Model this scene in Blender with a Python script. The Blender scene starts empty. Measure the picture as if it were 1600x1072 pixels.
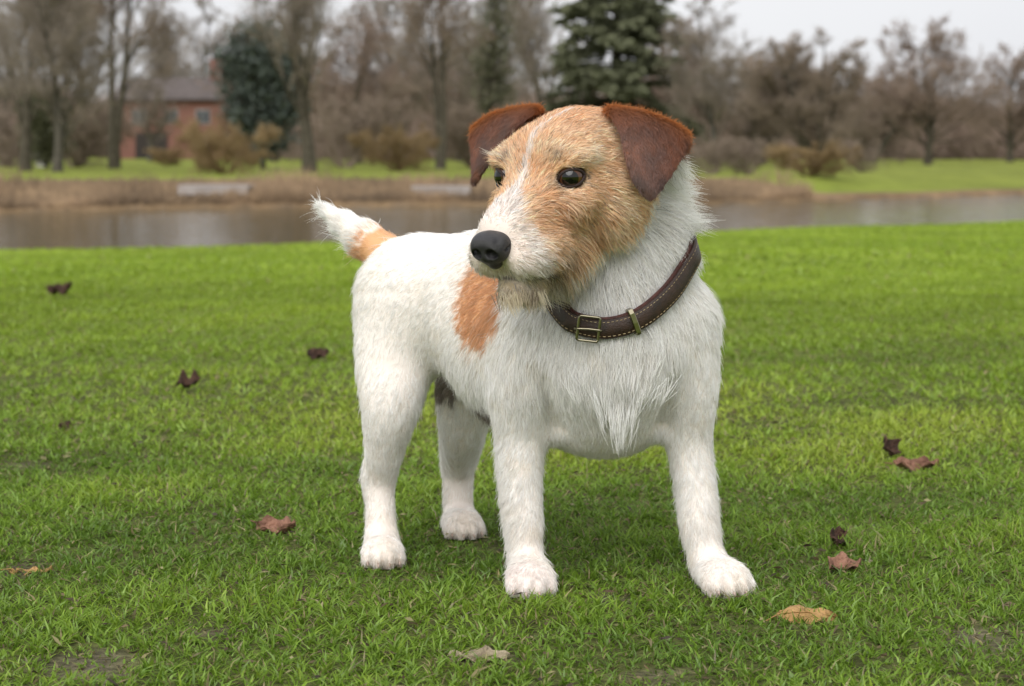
import bpy, bmesh, math, random
import numpy as np
from mathutils import Vector, Matrix, kdtree

scene = bpy.context.scene
COL = scene.collection
RNG = np.random.default_rng(11)
random.seed(7)

# ------------------------------------------------------------------ camera
FPX, CX, CY = 3300.0, 800.0, 536.0          # focal length and centre in photo pixels (1600 x 1072)
CAM = np.array([0.0, 0.0, 0.42])
PITCH = math.atan((CY - 240.0) / FPX)
cam_data = bpy.data.cameras.new('camera')
cam_data.sensor_width = 36.0
cam_data.lens = 36.0 * FPX / 1600.0
cam_data.clip_start = 0.05
cam_data.clip_end = 6000.0
cam_data.dof.use_dof = True
cam_data.dof.focus_distance = 1.95
cam_data.dof.aperture_fstop = 11.0
cam = bpy.data.objects.new('camera', cam_data)
COL.objects.link(cam)
cam.location = CAM
cam.rotation_euler = (math.pi / 2 - PITCH, 0, 0)
scene.camera = cam

# ------------------------------------------------------------------ sky, sun, exposure
SUN_EL, SUN_AZ = math.radians(46), math.radians(200)
world = bpy.data.worlds.new('World')
scene.world = world
world.use_nodes = True
wn, wl = world.node_tree.nodes, world.node_tree.links
wn.clear()
sky = wn.new('ShaderNodeTexSky')
sky.sky_type = 'NISHITA'
sky.sun_disc = False
sky.sun_elevation = SUN_EL
sky.sun_rotation = SUN_AZ
sky.air_density = 1.0
sky.dust_density = 4.0
hs = wn.new('ShaderNodeHueSaturation')
hs.inputs['Saturation'].default_value = 0.10
wl.new(sky.outputs[0], hs.inputs['Color'])
# even cloud layer: soft noise on the sky direction
tc = wn.new('ShaderNodeTexCoord')
cl = wn.new('ShaderNodeTexNoise')
cl.inputs['Scale'].default_value = 1.6
cl.inputs['Detail'].default_value = 5
wl.new(tc.outputs['Generated'], cl.inputs['Vector'])
cr = wn.new('ShaderNodeValToRGB')
cr.color_ramp.elements[0].position = 0.3
cr.color_ramp.elements[0].color = (7.6, 7.75, 8.2, 1)
cr.color_ramp.elements[1].position = 0.75
cr.color_ramp.elements[1].color = (9.7, 9.75, 9.9, 1)
wl.new(cl.outputs['Fac'], cr.inputs[0])
mx = wn.new('ShaderNodeMix')
mx.data_type = 'RGBA'
mx.inputs[0].default_value = 0.72
wl.new(hs.outputs[0], mx.inputs[6])
wl.new(cr.outputs[0], mx.inputs[7])
bg = wn.new('ShaderNodeBackground')
bg.inputs['Strength'].default_value = 0.070
wl.new(mx.outputs[2], bg.inputs['Color'])
wo = wn.new('ShaderNodeOutputWorld')
wl.new(bg.outputs[0], wo.inputs[0])

sun_data = bpy.data.lights.new('sun', 'SUN')
sun_data.energy = 1.5
sun_data.angle = math.radians(60)
sun_data.color = (1.0, 0.97, 0.93)
sun = bpy.data.objects.new('sun', sun_data)
COL.objects.link(sun)
sun_dir = Vector((math.sin(SUN_AZ) * math.cos(SUN_EL), math.cos(SUN_AZ) * math.cos(SUN_EL), math.sin(SUN_EL)))
sun.rotation_euler = sun_dir.to_track_quat('Z', 'Y').to_euler()
sun.location = (0, -5, 20)

scene.view_settings.view_transform = 'Standard'
scene.view_settings.look = 'None'
scene.view_settings.exposure = 0.84
scene.view_settings.gamma = 1.0
scene.view_settings.use_curve_mapping = False
scene.cycles.max_bounces = 8
scene.cycles.diffuse_bounces = 5
scene.cycles.use_light_tree = False
scene.cycles.transparent_max_bounces = 8
scene.cycles.use_denoising = True
scene.render.hair_type = 'STRIP'

# ------------------------------------------------------------------ helpers
_c, _s = math.cos(PITCH), math.sin(PITCH)


def P(px, py, Y):
    """world point seen at photo pixel (px, py) at world depth Y"""
    a, b = (px - CX) / FPX, (CY - py) / FPX
    d = np.array([a, _c + b * _s, -_s + b * _c])
    return CAM + d * (Y / d[1])


def PX(n, Y):
    """length in metres of n photo pixels at depth Y"""
    return n * Y / FPX


def proj(p):
    p = np.asarray(p, float) - CAM
    f = p[..., 1] * _c - p[..., 2] * _s
    u = p[..., 1] * _s + p[..., 2] * _c
    return CX + FPX * p[..., 0] / f, CY - FPX * u / f


def tag(o, label=None, cat=None, group=None, kind=None):
    if label: o['label'] = label
    if cat: o['category'] = cat
    if group: o['group'] = group
    if kind: o['kind'] = kind
    return o


def link(o, parent=None):
    COL.objects.link(o)
    if parent is not None:
        o.parent = parent
        o.matrix_parent_inverse = parent_inverse(parent)
    return o


def parent_inverse(parent):
    return Matrix.LocRotScale(parent.location, parent.rotation_euler, parent.scale).inverted() if parent.parent is None else Matrix()


def empty(name, loc=(0, 0, 0)):
    o = bpy.data.objects.new(name, None)
    o.empty_display_size = 0.05
    o.location = loc
    COL.objects.link(o)
    return o


def mesh_obj(name, verts, faces, mat=None, parent=None, smooth=True):
    me = bpy.data.meshes.new(name)
    me.from_pydata([tuple(v) for v in verts] if not isinstance(verts, np.ndarray) else verts.tolist(), [],
                   faces if not isinstance(faces, np.ndarray) else faces.tolist())
    if smooth:
        me.polygons.foreach_set('use_smooth', np.ones(len(me.polygons), bool))
    me.update()
    if mat: me.materials.append(mat)
    o = bpy.data.objects.new(name, me)
    return link(o, parent)


def newmat(name):
    m = bpy.data.materials.new(name)
    m.use_nodes = True
    n, l = m.node_tree.nodes, m.node_tree.links
    b = n['Principled BSDF']
    return m, n, l, b


def noise_mat(name, c0, c1, scale=8.0, rough=0.8, detail=6, bump=0.0, bscale=None, spec=0.3, coord='Object', pos=(0.35, 0.65)):
    m, n, l, b = newmat(name)
    t = n.new('ShaderNodeTexCoord')
    nz = n.new('ShaderNodeTexNoise')
    nz.inputs['Scale'].default_value = scale
    nz.inputs['Detail'].default_value = detail
    l.new(t.outputs[coord], nz.inputs['Vector'])
    r = n.new('ShaderNodeValToRGB')
    r.color_ramp.elements[0].position, r.color_ramp.elements[1].position = pos
    r.color_ramp.elements[0].color = (*c0, 1)
    r.color_ramp.elements[1].color = (*c1, 1)
    l.new(nz.outputs['Fac'], r.inputs[0])
    l.new(r.outputs[0], b.inputs['Base Color'])
    b.inputs['Roughness'].default_value = rough
    b.inputs['Specular IOR Level'].default_value = spec
    if bump:
        n2 = n.new('ShaderNodeTexNoise')
        n2.inputs['Scale'].default_value = bscale or scale * 4
        n2.inputs['Detail'].default_value = 4
        l.new(t.outputs[coord], n2.inputs['Vector'])
        bp = n.new('ShaderNodeBump')
        bp.inputs['Strength'].default_value = bump
        bp.inputs['Distance'].default_value = 0.02
        l.new(n2.outputs['Fac'], bp.inputs['Height'])
        l.new(bp.outputs[0], b.inputs['Normal'])
    return m


def srgb(r, g, b):
    f = lambda c: (c / 255 / 12.92) if c / 255 <= 0.04045 else ((c / 255 + 0.055) / 1.055) ** 2.4
    return np.array([f(r), f(g), f(b)])


def smoothstep(a, b, x):
    t = np.clip((x - a) / (b - a), 0, 1)
    return t * t * (3 - 2 * t)
# ================================================================== terrain, pond, lawn
WATER_Z = -0.60


def y_edge(x):      # near shore
    return np.interp(x, [-60, -4.85, 7.0, 80], [2.0, 20.0, 29.0, 60.0])


def y_far(x):       # far shore
    return np.interp(x, [-80, -9, -3.7, 3.9, 13, 90], [22.0, 37.4, 41.0, 43.0, 53.0, 110.0])


def ground_z(x, y):
    x, y = np.asarray(x, float), np.asarray(y, float)
    e, f = y_edge(x), y_far(x)
    z = -0.50 * smoothstep(0.2, 1.0, y / e)
    z = z - 0.45 * smoothstep(0.0, 0.5, y - e)
    bank = np.interp(x, [-4, 6, 10], [4.0, 4.0, 9.0])
    up = smoothstep(-0.6, 0.0, y - f) * 0.40 + 0.36 * smoothstep(0.0, 1.0, (y - f) / bank) + 0.07
    z = z + np.where(y > e, 1, 0) * up * smoothstep(-1.0, -0.4, y - f)
    z = z + 0.10 * smoothstep(90, 180, y)
    return z + 0.004 * np.sin(x * 5.1 + 1.3 * np.sin(y * 3.7)) * np.sin(y * 4.3 + 1.0) * smoothstep(2.4, 3.4, np.abs(y)) \
        + 0.02 * np.sin(x * 0.9 + 0.4) * np.sin(y * 0.7) * smoothstep(4, 9, y)


MUD = [(130, 1042, 85, 30), (1545, 1003, 65, 26), (955, 938, 45, 9), (225, 772, 30, 7), (770, 1030, 50, 10), (35, 890, 34, 12),
       (1300, 915, 20, 5), (1000, 1058, 45, 10), (1420, 735, 18, 5), (30, 728, 26, 6), (440, 835, 24, 5), (330, 990, 26, 8)]
MUDW = []
for px, py, rx, ry in MUD:
    d = np.array([(px - CX) / FPX, _c + (CY - py) / FPX * _s, -_s + (CY - py) / FPX * _c])
    t = -CAM[2] / d[2]
    p = CAM + d * t
    t2 = -CAM[2] / (-_s + (CY - py - ry) / FPX * _c)
    MUDW.append((p[0], p[1], rx * p[1] / FPX, max(abs((CAM + d * t2)[1] - p[1]), 0.02)))


def ground_at(px, py):
    d = np.array([(px - CX) / FPX, _c + (CY - py) / FPX * _s, -_s + (CY - py) / FPX * _c])
    t = 0.5
    p = CAM + d * t
    for _ in range(4000):
        p = CAM + d * t
        h = p[2] - ground_z(p[0], p[1])
        if h < 0.0005: break
        t += max(h * 0.8, 0.0008)
    return p


def mud_mask(x, y):
    m = np.zeros_like(x)
    for cx, cy, rx, ry in MUDW:
        q = np.sqrt(((x - cx) / rx) ** 2 + ((y - cy) / ry) ** 2) + 0.25 * np.sin(x * 47 + 2 * np.sin(y * 31)) * np.sin(y * 53)
        m = np.maximum(m, 0.78 * smoothstep(1.5, 0.3, q + 0.35 * np.sin(x * 91 + 3 * np.sin(y * 77)) * np.sin(y * 83 + x * 30)))
    return m


def fast_mesh(name, V, F, mat=None, parent=None, smooth=True, k=None):
    """V (n,3), F (m,k) all the same size, straight from numpy"""
    me = bpy.data.meshes.new(name)
    V = np.ascontiguousarray(V, np.float32); F = np.ascontiguousarray(F, np.int32)
    me.vertices.add(len(V)); me.vertices.foreach_set('co', V.ravel())
    me.loops.add(F.size); me.loops.foreach_set('vertex_index', F.ravel())
    me.polygons.add(len(F))
    me.polygons.foreach_set('loop_start', np.arange(0, F.size, F.shape[1], dtype=np.int32))
    me.polygons.foreach_set('loop_total', np.full(len(F), F.shape[1], np.int32))
    me.update(calc_edges=True)
    if smooth: me.polygons.foreach_set('use_smooth', np.ones(len(F), bool))
    if mat: me.materials.append(mat)
    o = bpy.data.objects.new(name, me)
    return link(o, parent)


def color_attr(me, name, C):
    a = me.attributes.new(name, 'FLOAT_COLOR', 'POINT')
    a.data.foreach_set('color', np.concatenate([C, np.ones((len(C), 1))], 1).astype(np.float32).ravel())


# --- ground sheet
ys = np.unique(np.concatenate([np.linspace(-120, 1, 40), np.linspace(1, 4, 120), np.linspace(4, 60, 220), np.geomspace(60, 560, 30)]))
us = np.concatenate([-np.geomspace(1.0, 6, 30)[::-1], np.linspace(-1, 1, 110)[1:-1], np.geomspace(1.0, 6, 30)])
YY, UU = np.meshgrid(ys, us, indexing='ij')
XX = UU * (0.30 * np.clip(np.abs(YY), 0, 250) + 2.0)
ZZ = ground_z(XX, YY)
nr, ncx = YY.shape
gv = np.stack([XX, YY, ZZ], 2).reshape(-1, 3)
ii = np.arange(nr * ncx).reshape(nr, ncx)
gf = np.stack([ii[:-1, :-1], ii[:-1, 1:], ii[1:, 1:], ii[1:, :-1]], 2).reshape(-1, 4)
GRASS_FAR = np.array([0.210, 0.280, 0.030])
GRASS_NEAR = np.array([0.070, 0.078, 0.024])
SOIL = np.array([0.120, 0.096, 0.074])
BANKC = np.array([0.19, 0.13, 0.075])
GRASS_PARK = np.array([0.165, 0.190, 0.035])
gx, gy = gv[:, 0], gv[:, 1]
gc = np.tile(GRASS_FAR, (len(gv), 1))
w = smoothstep(30, 60, gy)[:, None]; gc = gc * (1 - w) + GRASS_PARK * w
w = (smoothstep(9, 3.0, gy) * smoothstep(0.50, 0.36, np.abs(gx) / np.clip(np.abs(gy), 0.5, None)) * (gy > 0.8))[:, None]; gc = gc * (1 - w) + GRASS_NEAR * w
w = mud_mask(gx, gy)[:, None]; gc = gc * (1 - w) + SOIL * w
fy = gy - y_far(gx)
wb = smoothstep(-1.5, -0.5, fy) * smoothstep(np.interp(gx, [-4, 4.5, 7], [6.5, 6.0, 0.9]), np.interp(gx, [-4, 4.5, 7], [4.6, 4.2, 0.5]), fy)
wb = np.clip(wb, 0, 1)[:, None]; gc = gc * (1 - wb) + BANKC * wb
we = ((gy > y_edge(gx) + 0.05) & (fy < -0.3))[:, None]; gc = np.where(we, SOIL[None], gc)
m_ground, n, l, b = newmat('ground_surface')
a = n.new('ShaderNodeAttribute'); a.attribute_name = 'gcol'
t = n.new('ShaderNodeTexCoord')
mixn = None
col = a.outputs['Color']
for sc, lo, hi in ((0.35, 0.80, 1.22), (2.3, 0.82, 1.2), (30, 0.6, 1.5), (150, 0.55, 1.5)):
    nz = n.new('ShaderNodeTexNoise'); nz.inputs['Scale'].default_value = sc; nz.inputs['Detail'].default_value = 5
    l.new(t.outputs['Object'], nz.inputs['Vector'])
    mr = n.new('ShaderNodeMapRange'); mr.inputs['From Min'].default_value = 0.3; mr.inputs['From Max'].default_value = 0.7
    mr.inputs['To Min'].default_value = lo; mr.inputs['To Max'].default_value = hi
    l.new(nz.outputs['Fac'], mr.inputs['Value'])
    mm = n.new('ShaderNodeMix'); mm.data_type = 'RGBA'; mm.blend_type = 'MULTIPLY'; mm.inputs[0].default_value = 1
    l.new(col, mm.inputs[6]); l.new(mr.outputs[0], mm.inputs[7]); col = mm.outputs[2]
l.new(col, b.inputs['Base Color'])
b.inputs['Roughness'].default_value = 0.95; b.inputs['Specular IOR Level'].default_value = 0.1
nz = n.new('ShaderNodeTexNoise'); nz.inputs['Scale'].default_value = 120; nz.inputs['Detail'].default_value = 6
l.new(t.outputs['Object'], nz.inputs['Vector'])
bp = n.new('ShaderNodeBump'); bp.inputs['Strength'].default_value = 0.8; bp.inputs['Distance'].default_value = 0.01
l.new(nz.outputs['Fac'], bp.inputs['Height']); l.new(bp.outputs[0], b.inputs['Normal'])
ground = fast_mesh('ground', gv, gf, m_ground)
color_attr(ground.data, 'gcol', gc)
tag(ground, kind='structure')

# --- pond
m_water, n, l, b = newmat('pond_water')
b.inputs['Base Color'].default_value = (0.060, 0.056, 0.030, 1)
b.inputs['Roughness'].default_value = 0.06
b.inputs['IOR'].default_value = 1.33
b.inputs['Specular IOR Level'].default_value = 0.55
t = n.new('ShaderNodeTexCoord'); mpg = n.new('ShaderNodeMapping'); mpg.inputs['Scale'].default_value = (0.5, 2.6, 1)
l.new(t.outputs['Object'], mpg.inputs[0])
nz = n.new('ShaderNodeTexNoise'); nz.inputs['Scale'].default_value = 2.2; nz.inputs['Detail'].default_value = 4
l.new(mpg.outputs[0], nz.inputs['Vector'])
bp = n.new('ShaderNodeBump'); bp.inputs['Strength'].default_value = 0.5; bp.inputs['Distance'].default_value = 0.03
l.new(nz.outputs['Fac'], bp.inputs['Height']); l.new(bp.outputs[0], b.inputs['Normal'])
wx = np.linspace(-58, 85, 60)
wv = np.array([(x, float(y_edge(x)) - 0.2, WATER_Z) for x in wx] + [(x, float(y_far(x)) + 0.3, WATER_Z) for x in wx])
wf = [(i, i + 1, 60 + i + 1, 60 + i) for i in range(59)]
tag(mesh_obj('pond_water', wv, wf, m_water), kind='structure')


# --- grass blades (uncountable: one object per stretch of lawn)
m_grass, n, l, b = newmat('grass_blade')
n.remove(b)
a = n.new('ShaderNodeAttribute'); a.attribute_name = 'gcol'
df = n.new('ShaderNodeBsdfDiffuse'); tl = n.new('ShaderNodeBsdfTranslucent'); gl = n.new('ShaderNodeBsdfGlossy')
gl.inputs['Roughness'].default_value = 0.38; gl.inputs['Color'].default_value = (0.8, 0.85, 0.8, 1)
l.new(a.outputs['Color'], df.inputs['Color']); l.new(a.outputs['Color'], tl.inputs['Color'])
m1 = n.new('ShaderNodeMixShader'); m1.inputs[0].default_value = 0.35
l.new(df.outputs[0], m1.inputs[1]); l.new(tl.outputs[0], m1.inputs[2])
m2 = n.new('ShaderNodeMixShader'); m2.inputs[0].default_value = 0.03
l.new(m1.outputs[0], m2.inputs[1]); l.new(gl.outputs[0], m2.inputs[2])
l.new(m2.outputs[0], n['Material Output'].inputs[0])


def lownoise(x, y, s, seed):
    r = np.random.default_rng(seed); o = np.zeros_like(x)
    for i in range(8):
        k = r.normal(size=2); k *= s * r.uniform(0.5, 2.0) / np.linalg.norm(k)
        o += np.sin(x * k[0] + y * k[1] + r.uniform(0, 6.28))
    return o / 3.2


def grass(name, y0, y1, dens, hgt, wid, seg, seed, spread=0.30, pad=0.25, fade_in=0.0, fade_out=0.0):
    rng = np.random.default_rng(seed)
    area = spread * (y1 ** 2 - y0 ** 2) + 2 * pad * (y1 - y0)
    N = int(area * dens)
    y = np.sqrt(rng.uniform(y0 ** 2, y1 ** 2, N)); x = rng.uniform(-1, 1, N) * (spread * y + pad)
    # tufts: pull towards random clump centres
    cell = wid * 9
    jx, jy = np.floor(x / cell), np.floor(y / cell)
    hsh = np.sin(jx * 127.1 + jy * 311.7) * 43758.5453; hx = hsh - np.floor(hsh)
    hsh = np.sin(jx * 269.5 + jy * 183.3) * 43758.5453; hy = hsh - np.floor(hsh)
    pull = rng.uniform(0, 0.75, N)
    tx, ty = (jx + hx) * cell, (jy + hy) * cell
    x = x + (tx - x) * pull; y = y + (ty - y) * pull
    mud = mud_mask(x, y)
    thin = lownoise(x, y, 14, 5)
    keep = (rng.random(N) > mud * 0.90) & (y < y_edge(x) + 0.05) & (rng.random(N) < 0.78 + 0.4 * thin + 0.35)
    if fade_in: keep &= rng.random(N) < (y - y0) / fade_in
    if fade_out: keep &= rng.random(N) < (y1 - y) / fade_out
    x, y, mud, hx = x[keep], y[keep], mud[keep], hx[keep]; N = len(x)
    z = ground_z(x, y) - 0.002
    big = lownoise(x, y, 2.2, 8); mid = lownoise(x, y, 9, 9); fine = lownoise(x, y, 40, 10)
    h = hgt * rng.uniform(0.45, 1.25, N) * (1 + 0.18 * mid + 0.22 * fine) * (1 - 0.5 * mud)
    for qx, qy in ((0.018, 1.985), (0.200, 1.990), (-0.130, 2.125), (-0.054, 2.29)):
        near = np.exp(-(((x - qx) / 0.045) ** 2 + ((y - qy) / 0.035) ** 2))
        h = h * (1 - 0.45 * near * (rng.random(N) < 0.9))
    tall = rng.random(N) < 0.015
    h = np.where(tall, h * 1.45, h)
    az = rng.uniform(0, 6.283, N); lean = rng.uniform(0.2, 1.55, N)
    broad = rng.random(N) < 0.07
    curl = rng.normal(0, 0.6, N)
    wd = wid * rng.uniform(0.5, 1.5, N) * np.where(broad, 2.4, 1.0)
    h = np.where(broad, h * 0.75, h); lean = np.where(broad, lean * 1.2, lean)
    dx, dy = np.cos(az), np.sin(az)
    tw = az + 1.5708 + rng.normal(0, 0.6, N); sx, sy = np.cos(tw), np.sin(tw)
    V = np.zeros((N, 2 * seg + 1, 3), np.float32)
    for k in range(seg + 1):
        t = k / seg
        out = h * lean * (t ** 1.6) * 0.85
        up = h * (t - 0.34 * lean * t * t)
        cv = h * curl * t * t
        px, py, pz = x + dx * out - dy * cv, y + dy * out + dx * cv, z + up
        if k == seg:
            V[:, 2 * seg] = np.stack([px, py, pz], 1)
        else:
            ww = wd * 0.5 * (1 - 0.45 * t)
            V[:, 2 * k] = np.stack([px - sx * ww, py - sy * ww, pz], 1)
            V[:, 2 * k + 1] = np.stack([px + sx * ww, py + sy * ww, pz], 1)
    m = 2 * seg + 1
    T = []
    for k in range(seg - 1):
        T += [(2 * k, 2 * k + 1, 2 * k + 3), (2 * k, 2 * k + 3, 2 * k + 2)]
    T += [(2 * seg - 2, 2 * seg - 1, 2 * seg)]
    T = np.array(T)
    F = (np.arange(N)[:, None, None] * m + T[None]).reshape(-1, 3)
    # colour per blade
    base = np.array([0.205, 0.325, 0.034]); yel = np.array([0.325, 0.405, 0.050]); drk = np.array([0.105, 0.190, 0.022]); straw = np.array([0.36, 0.30, 0.15])
    u = np.clip(0.42 + 0.28 * big + 0.20 * mid + 0.15 * rng.normal(size=N), 0, 1)[:, None]
    C = np.where(u < 0.5, drk + (base - drk) * u * 2, base + (yel - base) * (u - 0.5) * 2)
    far = smoothstep(2.2, 6.5, y)[:, None]
    C = C * (1 - far * 0.75) + (np.array([0.240, 0.325, 0.030]) * (1 + 0.14 * big + 0.1 * mid)[:, None]) * far * 0.75
    C = np.where(rng.random(N)[:, None] < (0.075 + 0.2 * mud[:, None]) * (1 - 0.6 * far), straw * rng.uniform(0.4, 1.0, N)[:, None], C)
    C = C * rng.uniform(0.75, 1.25, N)[:, None]
    CV = np.repeat(C[:, None], m, 1)
    o = fast_mesh(name, V.reshape(-1, 3), F, m_grass)
    color_attr(o.data, 'gcol', np.clip(CV, 0.004, 0.6).reshape(-1, 3))
    print(name, N)
    return o


g1 = grass('grass', 1.15, 3.6, 80000, 0.0145, 0.0020, 2, 31, spread=0.35, pad=0.30, fade_out=1.3)
tag(g1, 'short green lawn grass around the dog\'s paws', 'grass', kind='stuff')
g2 = grass('grass', 2.4, 10.0, 15000, 0.0165, 0.0048, 1, 32, spread=0.42, pad=0.4, fade_in=1.2, fade_out=4.0)
tag(g2, 'blurred green lawn grass behind the dog', 'grass', kind='stuff')
g3 = grass('grass', 6.0, 31.0, 800, 0.022, 0.017, 1, 33, spread=0.46, fade_in=4.0)
tag(g3, 'out of focus lawn grass reaching the near edge of the pond', 'grass', kind='stuff')


def debris(N=6500):
    rng = np.random.default_rng(41)
    y = np.sqrt(rng.uniform(1.2 ** 2, 3.6 ** 2, N)); x = rng.uniform(-1, 1, N) * (0.30 * y + 0.1)
    z = ground_z(x, y) + rng.uniform(0.001, 0.010, N)
    a = rng.uniform(0, 6.28, N); L = rng.uniform(0.003, 0.015, N); W = rng.uniform(0.0005, 0.0019, N)
    d = np.stack([np.cos(a), np.sin(a), rng.normal(0, 0.25, N)], 1); s = np.stack([-np.sin(a), np.cos(a), rng.normal(0, 0.4, N)], 1)
    c = np.stack([x, y, z], 1)
    V = np.stack([c - d * L[:, None] / 2, c - s * W[:, None] + np.array([0, 0, 0.001]), c + d * L[:, None] / 2, c + s * W[:, None]], 1)
    C = np.array([[0.20, 0.15, 0.08], [0.10, 0.065, 0.04], [0.28, 0.25, 0.12], [0.06, 0.04, 0.028]])[rng.integers(0, 4, N)] * rng.uniform(0.6, 1.2, N)[:, None]
    o = fast_mesh('plant_litter', V.reshape(-1, 3), np.arange(4 * N).reshape(N, 4), m_grass, smooth=False)
    color_attr(o.data, 'gcol', np.repeat(C, 4, 0))
    return tag(o, 'scraps of dead straw and leaf litter scattered in the lawn', 'litter', kind='stuff')


debris()
# ================================================================== bare trees: branch levels generated in numpy
def tubes(starts, dirs, lens, r0, r1, bend, npts, sides, rng, up=0.0):
    """curved tapered tubes; returns verts, quads, and the polyline points (N, npts, 3)"""
    N = len(starts)
    P_ = np.zeros((N, npts, 3)); P_[:, 0] = starts
    d = dirs.copy()
    step = lens / (npts - 1)
    for k in range(1, npts):
        d = d + rng.normal(0, bend, (N, 3)); d[:, 2] += up
        d /= np.linalg.norm(d, axis=1)[:, None]
        P_[:, k] = P_[:, k - 1] + d * step[:, None]
    ref = np.where(np.abs(dirs[:, 2:3]) > 0.9, np.array([[1.0, 0, 0]]), np.array([[0, 0, 1.0]]))
    u = np.cross(dirs, ref); u /= np.linalg.norm(u, axis=1)[:, None]; v = np.cross(dirs, u)
    t = np.linspace(0, 1, npts)
    rad = r0[:, None] * (1 - t) + r1[:, None] * t
    a = 2 * math.pi * np.arange(sides) / sides
    ring = np.cos(a)[None, :, None] * u[:, None] + np.sin(a)[None, :, None] * v[:, None]       # N, sides, 3
    V = P_[:, :, None] + rad[:, :, None, None] * ring[:, None]
    base = (np.arange(N) * npts * sides)[:, None, None]
    k = np.arange(npts - 1)[None, :, None]; s = np.arange(sides)[None, None]; s2 = (s + 1) % sides
    F = np.stack([base + k * sides + s, base + k * sides + s2, base + (k + 1) * sides + s2, base + (k + 1) * sides + s], -1).reshape(-1, 4)
    return V.reshape(-1, 3), F, P_


def spikes(starts, dirs, lens, r, rng):
    N = len(starts)
    ref = np.array([[0.3, 0.2, 1.0]])
    u = np.cross(dirs, ref); u /= np.linalg.norm(u, axis=1)[:, None] + 1e-9; v = np.cross(dirs, u)
    V = np.zeros((N, 4, 3))
    for k in range(3):
        a = 2.094 * k
        V[:, k] = starts + r[:, None] * (math.cos(a) * u + math.sin(a) * v)
    V[:, 3] = starts + dirs * lens[:, None]
    b = np.arange(N)[:, None, None] * 4
    F = (b + np.array([[0, 1, 3], [1, 2, 3], [2, 0, 3]])[None]).reshape(-1, 3)
    return V.reshape(-1, 3), F


def spawn(Pl, parent_len, n, lo, hi, angle, rng, parent_r=None, jitter=0.25):
    """children on polylines: start, direction, parent's index"""
    N, m, _ = Pl.shape
    idx = np.repeat(np.arange(N), n)
    t = rng.uniform(lo, hi, len(idx)) * (m - 1)
    i = np.clip(t.astype(int), 0, m - 2); f = (t - i)[:, None]
    st = Pl[idx, i] * (1 - f) + Pl[idx, i + 1] * f
    d = Pl[idx, i + 1] - Pl[idx, i]; d /= np.linalg.norm(d, axis=1)[:, None]
    r = rng.normal(size=d.shape); r -= (r * d).sum(1)[:, None] * d; r /= np.linalg.norm(r, axis=1)[:, None]
    an = angle * rng.uniform(0.7, 1.3, len(idx))
    nd = d * np.cos(an)[:, None] + r * np.sin(an)[:, None]
    return st, nd, idx, t / (m - 1)


def bare_tree(seed, height=12.0, trunk_r=0.25, fork=0.3, n1=9, n2=8, n3=8, n4=9, a1=0.6, a2=0.65, up=0.05, stems=1, stem_spread=0.0, crown=0.55, twig_r=0.011, low=0.3):
    """returns (trunk mesh, crown mesh) data: trunk and main limbs / branches and twigs"""
    rng = np.random.default_rng(seed)
    az = rng.uniform(0, 6.28, stems)
    d0 = np.stack([np.cos(az) * stem_spread, np.sin(az) * stem_spread, np.ones(stems)], 1); d0 /= np.linalg.norm(d0, axis=1)[:, None]
    s0 = np.zeros((stems, 3)); s0[:, :2] = d0[:, :2] * 0.1; s0[:, 2] = -0.15
    L0 = np.full(stems, height * 0.92) * rng.uniform(0.85, 1.05, stems)
    V0, F0, P0 = tubes(s0, d0, L0, np.full(stems, trunk_r * 1.2), np.full(stems, trunk_r * 0.12), 0.05, 9, 8, rng)
    # root flare
    m = V0[:, 2] < 0.3
    V0[m, :2] *= 1.25
    st, nd, ix, t = spawn(P0, L0, n1, low, 0.97, a1, rng)
    L1 = height * crown * (1.0 - 0.62 * t) * rng.uniform(0.7, 1.15, len(st))
    V1, F1, P1 = tubes(st, nd, L1, np.clip(trunk_r * 0.34 * (1 - 0.7 * t), 0.02, None), np.full(len(st), 0.012), 0.10, 6, 5, rng, up)
    st, nd, ix, t = spawn(P1, L1, n2, 0.18, 1.0, a2, rng)
    L2 = L1[ix] * 0.50 * (1.05 - 0.5 * t) * rng.uniform(0.7, 1.2, len(st))
    V2, F2, P2 = tubes(st, nd, L2, np.clip(L2 * 0.014, 0.012, 0.05), np.full(len(st), 0.008), 0.12, 4, 4, rng, up * 0.8)
    st, nd, ix, t = spawn(P2, L2, n3, 0.15, 1.0, 0.65, rng)
    L3 = np.clip(L2[ix] * 0.5, 0.35, 1.6) * rng.uniform(0.7, 1.2, len(st))
    V3, F3, P3 = tubes(st, nd, L3, np.full(len(st), twig_r * 1.1), np.full(len(st), twig_r * 0.5), 0.14, 3, 3, rng, up * 0.6)
    st, nd, ix, t = spawn(P3, L3, n4, 0.1, 1.0, 0.6, rng)
    L4 = np.clip(L3[ix] * 0.6, 0.25, 0.8) * rng.uniform(0.6, 1.2, len(st))
    V4, F4 = spikes(st, nd, L4, np.full(len(st), twig_r * 0.8), rng)
    tv = np.concatenate([V0, V1]); tf = np.concatenate([F0, F1 + len(V0)])
    q = lambda F: np.concatenate([F[:, [0, 1, 2]], F[:, [0, 2, 3]]])
    cv = np.concatenate([V2, V3, V4]); cf = np.concatenate([q(F2), q(F3) + len(V2), F4 + len(V2) + len(V3)])
    return (tv, tf), (cv, cf)


def tree_proto(name, data, m_trunk, m_crown):
    (tv, tf), (cv, cf) = data
    root = empty(name)
    fast_mesh('trunk', tv, tf, m_trunk, root)
    fast_mesh('crown', cv, cf, m_crown, root, smooth=False)
    return root


def dup(root):
    r = root.copy(); COL.objects.link(r)
    for ch in root.children:
        c = ch.copy(); COL.objects.link(c); c.parent = r
    return r


_used = set()


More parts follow.
